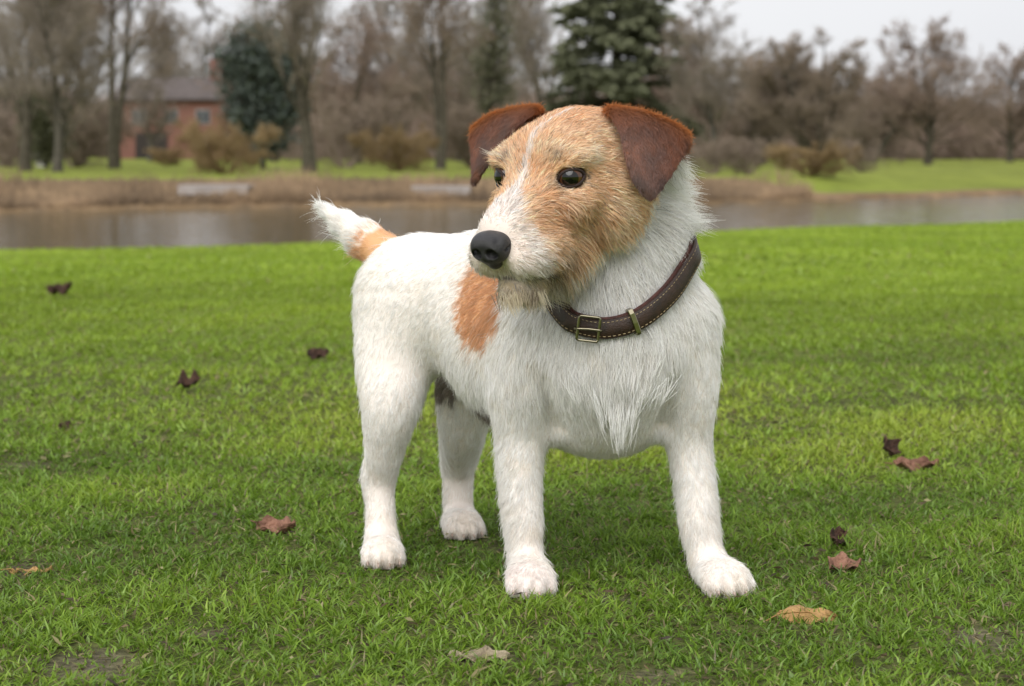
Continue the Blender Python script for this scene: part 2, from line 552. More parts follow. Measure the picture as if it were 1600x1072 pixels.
def place(proto, px, py, Y, label, cat, group=None, rot=0.0, sc=1.0, szz=1.0, dz=0.0):
    o = dup(proto) if proto.name in _used else proto
    _used.add(proto.name)
    x = (px - CX) / FPX * Y
    o.location = (x, Y, float(ground_z(x, Y)) + dz)
    o.rotation_euler = (0, 0, rot)
    o.scale = (sc, sc, sc * szz)
    tag(o, label, cat, group)
    return o


def bark(name, c0, c1, sc=3):
    return noise_mat(name, c0, c1, sc, 0.95, bump=0.4, bscale=14, spec=0.15)


m_bark = bark('tree_bark', (0.050, 0.044, 0.031), (0.095, 0.083, 0.062))
m_bark_grey = bark('tree_bark_grey', (0.065, 0.059, 0.047), (0.120, 0.108, 0.088))
m_twig = bark('twigs_brown', (0.190, 0.148, 0.110), (0.275, 0.218, 0.168), 0.7)  # brown lightened to put distance haze into the twig colour
m_twig_red = bark('twigs_purple_brown', (0.198, 0.146, 0.113), (0.280, 0.212, 0.168), 0.7)  # also paled for haze; the far wood takes its haziness from this colour
m_twig_grey = bark('twigs_grey_brown', (0.182, 0.152, 0.118), (0.262, 0.222, 0.176), 0.7)  # grey-brown raised in albedo, standing in for hazy air
m_twig_tan = bark('twigs_tan', (0.20, 0.135, 0.065), (0.30, 0.215, 0.11), 0.9)

OK_ = 'bare park trees beyond the pond'
fan = tree_proto('bare_tree', bare_tree(101, 15, 0.30, n1=30, n2=8, n3=7, n4=8, a1=0.40, up=0.09, crown=0.58, low=0.12, twig_r=0.013), m_bark, m_twig_grey)
rnd = tree_proto('bare_tree', bare_tree(102, 9, 0.24, n1=48, n2=8, n3=7, n4=8, a1=1.0, up=0.05, crown=0.62, low=0.10, twig_r=0.013), m_bark, m_twig_red)
slim = tree_proto('bare_tree', bare_tree(103, 14, 0.22, n1=24, n2=8, n3=8, n4=9, a1=0.62, up=0.08, crown=0.42, low=0.12, twig_r=0.013), m_bark_grey, m_twig_grey)
forkd = tree_proto('bare_tree', bare_tree(104, 14, 0.24, n1=14, n2=8, n3=8, n4=9, a1=0.6, up=0.06, crown=0.5, twig_r=0.013, stems=2, stem_spread=0.10, low=0.30), m_bark, m_twig)
bush = tree_proto('bare_shrub', bare_tree(105, 4.2, 0.06, n1=7, n2=6, n3=6, n4=6, a1=0.7, up=0.03, crown=0.5, stems=13, stem_spread=0.9, low=0.03, twig_r=0.010), m_twig_tan, m_twig_tan)
brush = tree_proto('bare_shrub', bare_tree(106, 5.5, 0.08, n1=7, n2=6, n3=6, n4=6, a1=0.75, up=0.03, crown=0.55, stems=12, stem_spread=0.9, low=0.03, twig_r=0.011), m_twig, m_twig)
dome = tree_proto('bare_tree', bare_tree(107, 7.5, 0.16, n1=12, n2=8, n3=7, n4=6, a1=0.8, up=0.05, crown=0.5, stems=7, stem_spread=0.55, low=0.08, twig_r=0.013), m_bark_grey, m_twig)

place(fan, 42, 272, 66, 'bare tree at the far left edge with thin trunk and upright limbs', 'tree', OK_, 0.3, 0.52)
place(slim, 92, 272, 63, 'slim bare tree second from the left edge, dark trunk on the far grass', 'tree', OK_, 1.0, 0.56)
place(forkd, 181, 264, 76, 'forked bare tree standing left of the brick house', 'tree', OK_, 0.25, 0.66)
place(slim, 306, 250, 200, 'tall bare tree rising behind the roof of the house', 'tree', OK_, 2.2, 1.2)
place(fan, 485, 272, 62, 'large bare tree with limbs fanning out right of the dark evergreen', 'tree', OK_, 1.9, 0.56)
place(forkd, 688, 270, 74, 'forked bare tree behind the dog\'s tail, above the grey platform', 'tree', OK_, 2.6, 0.56)
place(slim, 778, 268, 92, 'narrow bare tree left of the tall conifer', 'tree', OK_, 4.0, 0.72)
place(slim, 1116, 266, 98, 'tall pale bare tree right of the dog\'s ear and the conifer', 'tree', OK_, 5.1, 0.66)
place(dome, 1275, 285, 78, 'broad rounded bare tree at the water\'s edge right of the dog', 'tree', OK_, 0.8, 0.70)
place(rnd, 1447, 267, 100, 'round crowned bare tree on the open grass at the right', 'tree', OK_, 0.0, 0.72)
place(rnd, 1575, 260, 125, 'bare tree at the right edge of the picture', 'tree', OK_, 2.1, 0.72)
place(rnd, 1345, 260, 135, 'distant bare tree between the two round crowned trees on the right', 'tree', OK_, 3.3, 0.66)
place(rnd, 560, 262, 118, 'distant bare tree right of the fan shaped tree', 'tree', OK_, 4.4, 0.9)
place(slim, 620, 262, 130, 'distant slender bare tree left of the forked one', 'tree', OK_, 0.7, 1.0)
place(fan, 850, 262, 120, 'distant bare tree showing behind the dog\'s left ear in the picture', 'tree', OK_, 3.0, 0.7)
place(fan, 255, 258, 240, 'far bare tree behind the left end of the house roof', 'tree', OK_, 5.0, 1.1)
place(slim, 10, 262, 90, 'bare tree cut off by the left edge of the picture', 'tree', OK_, 3.6, 0.7)
place(fan, 130, 262, 110, 'bare tree between the slim tree and the forked tree on the left', 'tree', OK_, 4.1, 0.72)
place(rnd, 430, 262, 130, 'distant bare tree behind the dark evergreen', 'tree', OK_, 1.1, 0.95)
place(rnd, 720, 262, 140, 'distant bare tree between the forked tree and the ivy covered trunk', 'tree', OK_, 5.5, 0.95)
place(rnd, 1060, 264, 112, 'bare tree between the conifer and the tall pale tree', 'tree', OK_, 0.5, 0.8)
place(dome, 1185, 264, 105, 'bare tree right of the tall pale tree', 'tree', OK_, 3.9, 0.80)
place(slim, 236, 258, 132, 'thin bare tree in front of the left half of the house', 'tree', OK_, 0.9, 0.5)
SH = 'leafless shrubs along the far bank'
place(bush, 352, 276, 57, 'tan leafless shrub in front of the house', 'shrub', SH, 0.4, 0.44)
place(bush, 620, 276, 66, 'tan leafless shrub left of the forked tree', 'shrub', SH, 1.7, 0.42)
place(bush, 1262, 300, 52, 'orange tan shrub standing in the edge of the pond', 'shrub', SH, 2.2, 0.36, 0.7)
place(bush, 262, 268, 90, 'tan shrub beside the dark doorway of the house', 'shrub', SH, 3.0, 0.26)
place(dome, 1360, 264, 118, 'bare tree behind the low brown shrub at the right', 'tree', OK_, 2.9, 0.72)
place(brush, 1110, 290, 54, 'dark brown shrub on the bank just right of the dog\'s ear', 'shrub', SH, 0.3, 0.22)
place(brush, 1170, 290, 55, 'low brown shrub on the bank left of the orange tan shrub', 'shrub', SH, 1.3, 0.22)
place(brush, 1345, 288, 62, 'low brown shrub right of the orange tan shrub', 'shrub', SH, 2.3, 0.22)
place(brush, 540, 268, 80, 'brown shrub right of the fan shaped tree\'s trunk', 'shrub', SH, 0.0, 0.62)
place(brush, 740, 268, 82, 'brown shrub between the forked tree and the dog\'s head', 'shrub', SH, 4.1, 0.55)
place(brush, 120, 266, 84, 'brown shrub behind the slim tree on the left', 'shrub', SH, 5.1, 0.58)
place(brush, 20, 266, 82, 'brown shrub behind the leftmost trees', 'shrub', SH, 2.0, 0.55)

# --- evergreens: needle sprays / leaf clumps as many small faces
def spray_tree(name, seed, height, width, mat_t, mat_c, conifer=True, n=9000, leaf_len=0.42, leaf_w=0.11):
    rng = np.random.default_rng(seed)
    root = empty(name)
    s0 = np.array([[0, 0, -0.15]]); d0 = np.array([[0, 0, 1.0]])
    V0, F0, P0 = tubes(s0, d0, np.array([height]), np.array([height * 0.022]), np.array([0.02]), 0.01, 9, 8, rng)
    nb = 260
    hb = rng.uniform(0.06, 0.98, nb)
    az = rng.uniform(0, 6.28, nb)
    Lb = (width * 0.5 * (1 - hb) ** 0.8 + 0.25) * rng.uniform(0.65, 1.12, nb) if conifer else width * 0.5 * np.sqrt(np.clip(1 - (2 * hb - 0.95) ** 2, 0.1, 1)) * rng.uniform(0.6, 1.1, nb)
    db = np.stack([np.cos(az), np.sin(az), np.where(conifer, 0.05, 0.5) + 0 * az], 1); db /= np.linalg.norm(db, axis=1)[:, None]
    sb = np.stack([0 * az, 0 * az, hb * height], 1)
    V1, F1, P1 = tubes(sb, db, Lb, np.full(nb, 0.04), np.full(nb, 0.01), 0.08, 6, 4, rng, -0.05 if conifer else 0.05)
    q = lambda F: np.concatenate([F[:, [0, 1, 2]], F[:, [0, 2, 3]]])
    fast_mesh('trunk', np.concatenate([V0, V1]), np.concatenate([F0, F1 + len(V0)]), mat_t, root)
    w = Lb / Lb.sum()
    idx = rng.choice(nb, n, p=w)
    t = np.sqrt(rng.uniform(0.02, 1, n)) * 5 * 0.999
    i = np.clip(t.astype(int), 0, 4); f = (t - i)[:, None]
    st = P1[idx, i] * (1 - f) + P1[idx, i + 1] * f
    bd = P1[idx, 5] - P1[idx, 0]; bd /= np.linalg.norm(bd, axis=1)[:, None]
    sp = 0.10 if conifer else 0.25
    st = st + rng.normal(0, sp, (n, 3)) * np.array([1, 1, 0.6])
    side = np.cross(bd, [0, 0, 1.0]); side /= np.linalg.norm(side, axis=1)[:, None]
    d = bd * rng.uniform(0.2, 1, n)[:, None] + side * rng.normal(0, 0.8, n)[:, None] + np.array([0, 0, -0.25 if conifer else 0.1]) + rng.normal(0, 0.25, (n, 3))
    d /= np.linalg.norm(d, axis=1)[:, None]
    u = np.cross(d, rng.normal(size=(n, 3))); u /= np.linalg.norm(u, axis=1)[:, None]
    L = leaf_len * rng.uniform(0.5, 1.2, n)[:, None]; W = leaf_w * rng.uniform(0.5, 1.2, n)[:, None]
    V = np.stack([st, st + d * L * 0.4 + u * W, st + d * L, st + d * L * 0.45 - u * W], 1).reshape(-1, 3)
    F = np.arange(4 * n).reshape(n, 4)
    fast_mesh('crown', V, F, mat_c, root, smooth=False)
    return root


m_needle = noise_mat('conifer_needles', (0.118, 0.126, 0.074), (0.160, 0.170, 0.104), 1.2, 0.9, spec=0.1)
m_holly = noise_mat('evergreen_leaves', (0.060, 0.078, 0.068), (0.110, 0.132, 0.108), 2.0, 0.6, spec=0.25)
m_ivy = noise_mat('ivy_leaves', (0.085, 0.088, 0.050), (0.140, 0.140, 0.085), 2.0, 0.7, spec=0.2)
fir = spray_tree('conifer_tree', 201, 20, 10.5, m_bark, m_needle, True, 34000, 0.6, 0.12)
place(fir, 960, 266, 102, 'tall dark green conifer rising behind the dog\'s head', 'tree', None, 0.0, 0.86)
hol = spray_tree('evergreen_tree', 202, 4.6, 3.3, m_bark, m_holly, False, 11000, 0.16, 0.07)
place(hol, 412, 268, 70, 'dark blue green evergreen beside the fan shaped bare tree', 'tree')
ivy = spray_tree('ivy_clad_tree', 203, 7.5, 2.0, m_bark, m_ivy, False, 3200, 0.16, 0.07)
place(ivy, 772, 267, 88, 'ivy covered trunk just left of the conifer', 'tree')
ivy2 = spray_tree('evergreen_tree', 204, 2.6, 1.7, m_bark, m_ivy, False, 5000, 0.13, 0.06)
place(ivy2, 75, 268, 72, 'olive green bushy evergreen low between the leftmost trunks', 'tree')

# --- far wood that closes the view: one mass of twigs
def far_wood():
    rng = np.random.default_rng(300)
    vs, fs, off = [], [], 0
    for k in range(120):
        px = -1300 + 4200 * (k + rng.uniform(0, 1)) / 120
        Y = rng.uniform(150, 215)
        if 120 < px < 420: Y = rng.uniform(205, 240)
        h = rng.uniform(5.5, 8.5) * (1.0 if px < 1100 else 0.62)
        N = 1300
        a = rng.uniform(0, 6.28, N); rr = np.sqrt(rng.random(N)) * rng.uniform(3.0, 5.0); hh = rng.uniform(0.0, 0.85, N) * h * np.sqrt(np.clip(1 - (rr / 6) ** 2, 0.05, 1))
        x0 = (px - CX) / FPX * Y
        st = np.stack([x0 + rr * np.cos(a), Y + rr * np.sin(a), float(ground_z(x0, Y)) - 0.2 + hh], 1)
        d = np.stack([0.5 * np.cos(a), 0.5 * np.sin(a), np.ones(N)], 1) + rng.normal(0, 0.35, (N, 3)); d /= np.linalg.norm(d, axis=1)[:, None]
        V, F = spikes(st, d, rng.uniform(0.9, 2.6, N), rng.uniform(0.04, 0.075, N), rng)
        vs.append(V); fs.append(F + off); off += len(V)
    return np.concatenate(vs), np.concatenate(fs)


fw_v, fw_f = far_wood()
tag(fast_mesh('far_wood', fw_v, fw_f, m_twig_red, smooth=False), 'hazy brown leafless wood closing the view behind the park', 'wood', kind='stuff')

# --- reeds and dry grass on the far bank
def reeds():
    rng = np.random.default_rng(310)
    N = 13000
    x = rng.uniform(-14, 6.5, N); dens = 0.5 + 0.5 * np.sin(x * 1.7) * np.sin(x * 0.6 + 1)
    y = y_far(x) + rng.uniform(-0.3, 1, N) ** 2 * 4.2 - 0.1
    keep = rng.random(N) < np.where(x < -0.5, 0.55 + 0.45 * dens, 0.35)
    x, y, dens = x[keep], y[keep], dens[keep]; N = len(x)
    h = rng.uniform(0.2, 0.45, N) * (0.35 + 0.7 * dens)
    st = np.stack([x, y, ground_z(x, y) - 0.03], 1)
    d = np.stack([rng.normal(0, 0.25, N), rng.normal(0, 0.25, N), np.ones(N)], 1); d /= np.linalg.norm(d, axis=1)[:, None]
    V, F = spikes(st, d, h, rng.uniform(0.010, 0.022, N), rng)
    u = rng.random(N)[:, None]
    patch = (0.5 + 0.5 * np.sin(x * 2.3 + np.sin(y * 3)))[:, None]
    C = np.array([0.30, 0.205, 0.115]) * (1 - u) + np.array([0.19, 0.125, 0.075]) * u
    big = (0.5 + 0.5 * np.sin(x * 0.83 + 1.1) * np.sin(x * 1.9 + 0.3 * y))[:, None]
    C = C * (0.55 + 0.55 * patch) * (0.6 + 0.75 * big)
    return V, F, np.repeat(C, 4, 0)


m_reed, n, l, b = newmat('dry_reeds')
a = n.new('ShaderNodeAttribute'); a.attribute_name = 'gcol'; l.new(a.outputs['Color'], b.inputs['Base Color']); b.inputs['Roughness'].default_value = 0.9
rv, rf, rc = reeds()
ro = fast_mesh('reeds', rv, rf, m_reed, smooth=False); color_attr(ro.data, 'gcol', rc)
tag(ro, 'dry straw coloured reeds and grass lining the far bank of the pond', 'reeds', kind='stuff')


# --- boxes
def box_part(name, c, s, mat, parent, rz=0.0, bev=0.0):
    bm = bmesh.new(); bmesh.ops.create_cube(bm, size=1.0)
    bmesh.ops.scale(bm, vec=s, verts=bm.verts)
    if bev: bmesh.ops.bevel(bm, geom=list(bm.edges), offset=bev, segments=2, affect='EDGES', profile=0.5)
    me = bpy.data.meshes.new(name); bm.to_mesh(me); bm.free()
    me.materials.append(mat)
    o = bpy.data.objects.new(name, me); COL.objects.link(o)
    o.location = c; o.rotation_euler = (0, 0, rz)
    if parent: o.parent = parent
    return o


# --- timber platforms at the water's edge
m_plank = noise_mat('weathered_timber', (0.27, 0.24, 0.22), (0.40, 0.365, 0.34), 6, 0.9, bump=0.4, bscale=40)
def platform(px, py_top, wpx, Y, hh, label, slabs):
    x = (px - CX) / FPX * Y
    z = CAM[2] - (py_top - 240) / FPX * Y
    W = wpx / FPX * Y
    root = empty('fishing_platform', (x, Y, WATER_Z))
    tag(root, label, 'platform', 'timber platforms at the far bank')
    k = slabs
    for i in range(k):
        pw = W / k
        box_part('plank', (-W / 2 + pw * (i + 0.5), 0, z - WATER_Z - 0.03), (pw - 0.012, 1.0, 0.05 + 0.004 * (i % 2)), m_plank, root, 0, 0.004)
    box_part('edge_beam', (0, -0.50, z - WATER_Z - 0.125), (W * 0.98, 0.06, 0.13), m_plank, root, 0, 0.006)
    box_part('edge_beam', (0, 0.45, z - WATER_Z - 0.13), (W * 0.98, 0.06, 0.14), m_plank, root, 0, 0.006)
    for sx in (-0.42, 0, 0.42):
        for sy in (-0.42, 0.36):
            box_part('post', (sx * W, sy, (z - WATER_Z - 0.2) / 2 - 0.2), (0.06, 0.06, z - WATER_Z - 0.2 + 0.5), m_plank, root, 0, 0.006)
platform(340, 288, 110, 40.7, 0.4, 'low grey timber platform on posts in front of the tan shrub', 10)
platform(690, 290, 92, 42.4, 0.3, 'pale grey timber platform at the bank below the forked tree', 9)

# --- brick house
m_brick = noise_mat('red_brick', (0.150, 0.070, 0.055), (0.215, 0.105, 0.082), 7, 0.9, bump=0.3, bscale=30)
m_tile = noise_mat('roof_tiles', (0.075, 0.062, 0.058), (0.12, 0.10, 0.094), 2.5, 0.85, bump=0.4, bscale=12)
m_glass, n, l, b = newmat('window_glass'); b.inputs['Base Color'].default_value = (0.03, 0.035, 0.04, 1); b.inputs['Roughness'].default_value = 0.1
m_frame = noise_mat('white_paint', (0.26, 0.255, 0.245), (0.36, 0.355, 0.34), 5, 0.6)
m_dark = noise_mat('dark_timber_door', (0.02, 0.016, 0.014), (0.04, 0.03, 0.026), 5, 0.7)
HY = 172.0
hx0, hx1 = (188 - CX) / FPX * HY, (352 - CX) / FPX * HY
HW, HD, HH = hx1 - hx0, 7.0, 4.75
hz = float(ground_z((hx0 + hx1) / 2, HY))
house = empty('brick_house', ((hx0 + hx1) / 2, HY + HD / 2, hz))
tag(house, 'red brick house with grey tiled roof and chimney behind the trees at the left', 'house')
box_part('wall', (0, 0, HH / 2 - 0.1), (HW, HD, HH + 0.2), m_brick, house)
rise = 1.9
rv_ = [(-HW / 2 - 0.3, -HD / 2 - 0.35, HH + 0.02), (HW / 2 + 0.3, -HD / 2 - 0.35, HH + 0.02), (HW / 2 + 0.3, HD / 2 + 0.35, HH + 0.02), (-HW / 2 - 0.3, HD / 2 + 0.35, HH + 0.02),
       (-HW / 2 - 0.3, 0, HH + rise), (HW / 2 + 0.3, 0, HH + rise)]
rf_ = [(0, 1, 5, 4), (2, 3, 4, 5), (0, 4, 3), (1, 2, 5), (0, 3, 2, 1)]
roof = mesh_obj('roof', rv_, rf_, m_tile, None, smooth=False); roof.parent = house
ch = box_part('chimney', (HW / 2 - 1.0, 0, HH + rise + 0.35), (0.95, 0.95, 2.4), m_brick, roof)
box_part('gutter', (0, -HD / 2 - 0.40, HH + 0.0), (HW + 0.6, 0.10, 0.12), m_dark, house)
for wx_, wz_ in ((-2.6, 3.4), (0.0, 3.4), (2.6, 3.4), (2.4, 1.3)):
    wn_ = box_part('window', (wx_, -HD / 2 - 0.02, wz_), (1.15, 0.08, 1.15), m_frame, house)
    for sx in (-0.27, 0.27):
        box_part('pane', (sx, -0.05, 0), (0.46, 0.03, 0.98), m_glass, wn_)
box_part('door', (-1.6, -HD / 2 - 0.03, 1.05), (2.6, 0.10, 2.2), m_dark, house)
# --- pale stone by the leftmost trees
m_stone = noise_mat('pale_stone', (0.38, 0.37, 0.35), (0.52, 0.51, 0.48), 6, 0.9, bump=0.3)
sx_ = (66 - CX) / FPX * 88
mk = box_part('marker_stone', (sx_, 88, float(ground_z(sx_, 88)) + 0.30), (0.34, 0.14, 0.66), m_stone, None, 0.3, 0.04)
tag(mk, 'small pale upright stone between the two leftmost trunks', 'stone')

# ================================================================== dog body: one implicit surface meshed by surface nets
def set_grid(lo, hi, vox):
    global VOX, G0, GN, _ax, FIELD
    VOX = vox
    G0 = np.asarray(lo, float)
    GN = np.ceil((np.asarray(hi) - G0) / vox).astype(int) + 1
    _ax = [G0[i] + VOX * np.arange(GN[i], dtype=np.float32) for i in range(3)]
    FIELD = np.full(GN, 0.06, np.float32)


set_grid((-0.235, 1.80, -0.012), (0.265, 2.43, 0.49), 0.0025)


def _window(lo, hi, pad):
    a = np.clip(np.floor((lo - pad - G0) / VOX).astype(int), 0, GN - 1)
    b = np.clip(np.ceil((hi + pad - G0) / VOX).astype(int) + 1, 1, GN)
    sl = tuple(slice(a[i], b[i]) for i in range(3))
    return sl, [_ax[0][sl[0]][:, None, None], _ax[1][sl[1]][None, :, None], _ax[2][sl[2]][None, None, :]]


def _merge(sl, d, k, sub=False):
    f = FIELD[sl]
    if sub:
        h = np.clip(0.5 - 0.5 * (f + d) / k, 0, 1)
        FIELD[sl] = f * (1 - h) - d * h + k * h * (1 - h)
    else:
        h = np.clip(0.5 + 0.5 * (f - d) / k, 0, 1)
        FIELD[sl] = f * (1 - h) + d * h - k * h * (1 - h)


def cone(a, b, ra, rb, k=0.015, sub=False):
    a, b = np.asarray(a, np.float32), np.asarray(b, np.float32)
    r = max(ra, rb)
    sl, (x, y, z) = _window(np.minimum(a, b) - r, np.maximum(a, b) + r, 0.03)
    ab = b - a
    L2 = float(ab @ ab)
    t = np.clip(((x - a[0]) * ab[0] + (y - a[1]) * ab[1] + (z - a[2]) * ab[2]) / L2, 0, 1)
    d = np.sqrt((x - a[0] - t * ab[0]) ** 2 + (y - a[1] - t * ab[1]) ** 2 + (z - a[2] - t * ab[2]) ** 2) - (ra + (rb - ra) * t)
    _merge(sl, d, k, sub)


def ell(c, r, R=None, k=0.015, sub=False):
    """ellipsoid: centre, radii, rows of R = its axes"""
    c = np.asarray(c, np.float32)
    R = np.eye(3, dtype=np.float32) if R is None else np.asarray(R, np.float32)
    m = max(r)
    sl, (x, y, z) = _window(c - m, c + m, 0.03)
    x, y, z = x - c[0], y - c[1], z - c[2]
    q = [R[i, 0] * x + R[i, 1] * y + R[i, 2] * z for i in range(3)]
    k0 = np.sqrt(sum((q[i] / r[i]) ** 2 for i in range(3))) + 1e-6
    k1 = np.sqrt(sum((q[i] / r[i] ** 2) ** 2 for i in range(3))) + 1e-6
    _merge(sl, k0 * (k0 - 1) / k1, k, sub)


def chain(pts, k=0.015):
    """pts: (px, py, Y, radius in photo pixels)"""
    for p, q in zip(pts[:-1], pts[1:]):
        cone(P(*p[:3]), P(*q[:3]), PX(p[3], p[2]), PX(q[3], q[2]), k)


def limb(pts, k, grow=5.0):
    """a whole limb as one tapered polyline, blended into the body once, so that its joints do not swell"""
    W = np.array([P(*p[:3]) for p in pts]); R = np.array([PX(p[3] + grow, p[2]) for p in pts])
    # refine the polyline so that the taper is smooth
    W = catmull(W, 40); R = catmull(R[:, None], 40)[:, 0]
    sl, (x, y, z) = _window((W - R[:, None]).min(0), (W + R[:, None]).max(0), 0.03)
    d = None
    for a, b, ra, rb in zip(W[:-1], W[1:], R[:-1], R[1:]):
        ab = b - a; L2 = float(ab @ ab)
        t = np.clip(((x - a[0]) * ab[0] + (y - a[1]) * ab[1] + (z - a[2]) * ab[2]) / L2, 0, 1)
        q = np.sqrt((x - a[0] - t * ab[0]) ** 2 + (y - a[1] - t * ab[1]) ** 2 + (z - a[2] - t * ab[2]) ** 2) - (ra + (rb - ra) * t)
        d = q if d is None else np.minimum(d, q)
    _merge(sl, d.astype(np.float32), k)


def catmull(rows, n):
    rows = np.asarray(rows, float)
    m = len(rows)
    ext = np.concatenate([[2 * rows[0] - rows[1]], rows, [2 * rows[-1] - rows[-2]]])
    t = np.linspace(0, m - 1 - 1e-9, n)
    i = t.astype(int); f = (t - i).reshape((-1,) + (1,) * (rows.ndim - 1))
    p0, p1, p2, p3 = ext[i], ext[i + 1], ext[i + 2], ext[i + 3]
    return 0.5 * (2 * p1 + (p2 - p0) * f + (2 * p0 - 5 * p1 + 4 * p2 - p3) * f ** 2 + (3 * p1 - p0 - 3 * p2 + p3) * f ** 3)


# head frame
YAW, HPITCH, HROLL = math.radians(36), math.radians(12), math.radians(0)
hf = np.array([-math.sin(YAW) * math.cos(HPITCH), -math.cos(YAW) * math.cos(HPITCH), -math.sin(HPITCH)])
hl = np.array([math.cos(YAW), -math.sin(YAW), 0.0])
hu = np.cross(hf, hl)
if hu[2] < 0: hu = -hu
HR = np.array([hf, hl, hu])
H0 = P(892, 255, 1.99)


def H(f, l, u):
    return H0 + f * hf + l * hl + u * hu


CLAWS = []


def build_body_field():
    # trunk
    chain([(930, 565, 2.095, 120), (835, 535, 2.135, 130), (738, 474, 2.185, 97), (672, 463, 2.225, 96)], 0.03)
    chain([(953, 300, 2.055, 63), (975, 400, 2.06, 89), (962, 500, 2.065, 114), (938, 560, 2.075, 124)], 0.03)
    cone(P(940, 400, 2.12), P(800, 440, 2.16), PX(82, 2.12), PX(86, 2.16), 0.03)          # withers and back
    ell(P(948, 568, 2.042), (0.064, 0.048, 0.046), None, 0.03)                             # forechest
    ell(P(945, 640, 2.105), (0.060, 0.075, 0.044), None, 0.03)                             # brisket
    # forelegs
    for pts in ([(840, 510, 2.060, 58), (818, 600, 2.055, 45), (813, 680, 2.062, 34), (813, 755, 2.055, 28), (817, 815, 2.045, 25), (820, 860, 2.038, 22), (826, 893, 2.026, 26)],
                [(1054, 505, 2.060, 62), (1076, 600, 2.055, 41), (1077, 685, 2.066, 30), (1086, 755, 2.060, 26), (1093, 815, 2.048, 25), (1101, 860, 2.040, 22), (1113, 890, 2.030, 26)]):
        limb(pts, 0.025)
    # hind legs
    limb([(640, 470, 2.215, 80), (618, 560, 2.195, 58), (610, 635, 2.172, 40), (601, 700, 2.180, 26), (594, 755, 2.195, 18), (595, 815, 2.185, 18), (597, 850, 2.172, 23)], 0.03)
    limb([(690, 480, 2.255, 78), (738, 545, 2.31, 56), (728, 620, 2.285, 42), (722, 680, 2.29, 30), (716, 730, 2.345, 20), (716, 790, 2.345, 18), (720, 815, 2.332, 23)], 0.025)
    ell(P(707, 714, 2.36), (0.012, 0.012, 0.015), None, 0.012)
    ell(P(585, 742, 2.205), (0.008, 0.011, 0.017), None, 0.02)
    # paws: pad plus four toes
    for (px, py, Y, w, yaw) in ((829, 912, 1.990, 43, 0.05), (1131, 906, 1.992, 44, 0.35), (598, 866, 2.132, 37, 0.1), (722, 822, 2.294, 35, 0.25)):
        c = P(px, py, Y)
        s = PX(w, Y)
        c[2] = s * 0.62
        fw = np.array([math.sin(yaw), -math.cos(yaw), 0]); sd = np.array([math.cos(yaw), math.sin(yaw), 0]); up = np.array([0, 0, 1.0])
        R = np.array([fw, sd, up])
        ell(c, (s * 1.15, s * 0.88, s * 0.66), R, 0.015)
        for j, (a, fo) in enumerate(((-0.68, 0.40), (-0.24, 0.78), (0.24, 0.78), (0.68, 0.40))):
            q = c + sd * a * s + fw * fo * s
            q[2] = s * 0.40
            ell(q, (s * 0.56, s * 0.235, s * 0.42), R, 0.003)
            CLAWS.append((q + fw * s * 0.50 + up * s * -0.06, fw, s))
    # tail
    chain([(640, 425, 2.235, 38), (604, 398, 2.262, 28), (574, 376, 2.275, 26), (544, 354, 2.285, 18), (518, 334, 2.29, 8), (500, 320, 2.292, 2)], 0.012)


EYE_R = 0.0135
EYES = []
for s_ in (1, -1):
    g = hf * 0.80 + hl * 0.58 * s_ + hu * 0.02
    EYES.append((H(0.0515, s_ * 0.0345, -0.001), g / np.linalg.norm(g), s_))


def build_head_field():
    ell(H(-0.008, 0, -0.006), (0.068, 0.060, 0.055), HR, 0.02)             # braincase
    ell(H(0.035, 0, 0.006), (0.034, 0.046, 0.034), HR, 0.02)               # brow
    for s in (-1, 1):
        ell(H(-0.006, s * 0.041, -0.033), (0.040, 0.027, 0.035), HR, 0.02) # cheek
        ell(H(0.046, s * 0.036, 0.013), (0.017, 0.016, 0.009), HR, 0.010)  # brow ridge
        ell(H(0.050, s * 0.036, -0.020), (0.018, 0.015, 0.012), HR, 0.012) # under the eye
    cone(H(0.040, 0, -0.022), H(0.112, 0, -0.042), 0.038, 0.0265, 0.018)   # muzzle
    cone(H(0.015, 0, -0.058), H(0.098, 0, -0.080), 0.032, 0.018, 0.012)     # lower jaw
    for s in (-1, 1):
        ell(H(0.098, s * 0.019, -0.060), (0.038, 0.022, 0.022), HR, 0.010) # upper lip
    ell(H(0.103, 0, -0.0935), (0.021, 0.019, 0.0125), HR, 0.008)           # chin
    for s in (-1, 1):
        cone(H(0.131, 0, -0.0785), H(0.118, s * 0.022, -0.0800), 0.0030, 0.0030, 0.002, True)
        cone(H(0.118, s * 0.022, -0.0800), H(0.085, s * 0.036, -0.0830), 0.0030, 0.0026, 0.002, True)
    # eye sockets
    for c, g, s in EYES:
        ell(c + g * 0.006, (0.0150, 0.0124, 0.0090), HR, 0.003, True)


# ---------------------------------------------------------------- ears: folded sheets
def ear_sheet(rows, n=70, m=60):
    r = np.array([[P(*p) for p in row] for row in rows])       # rows x cols x 3
    a = catmull(r, n)                                          # along the ear
    return np.swapaxes(catmull(np.swapaxes(a, 0, 1), m), 0, 1)


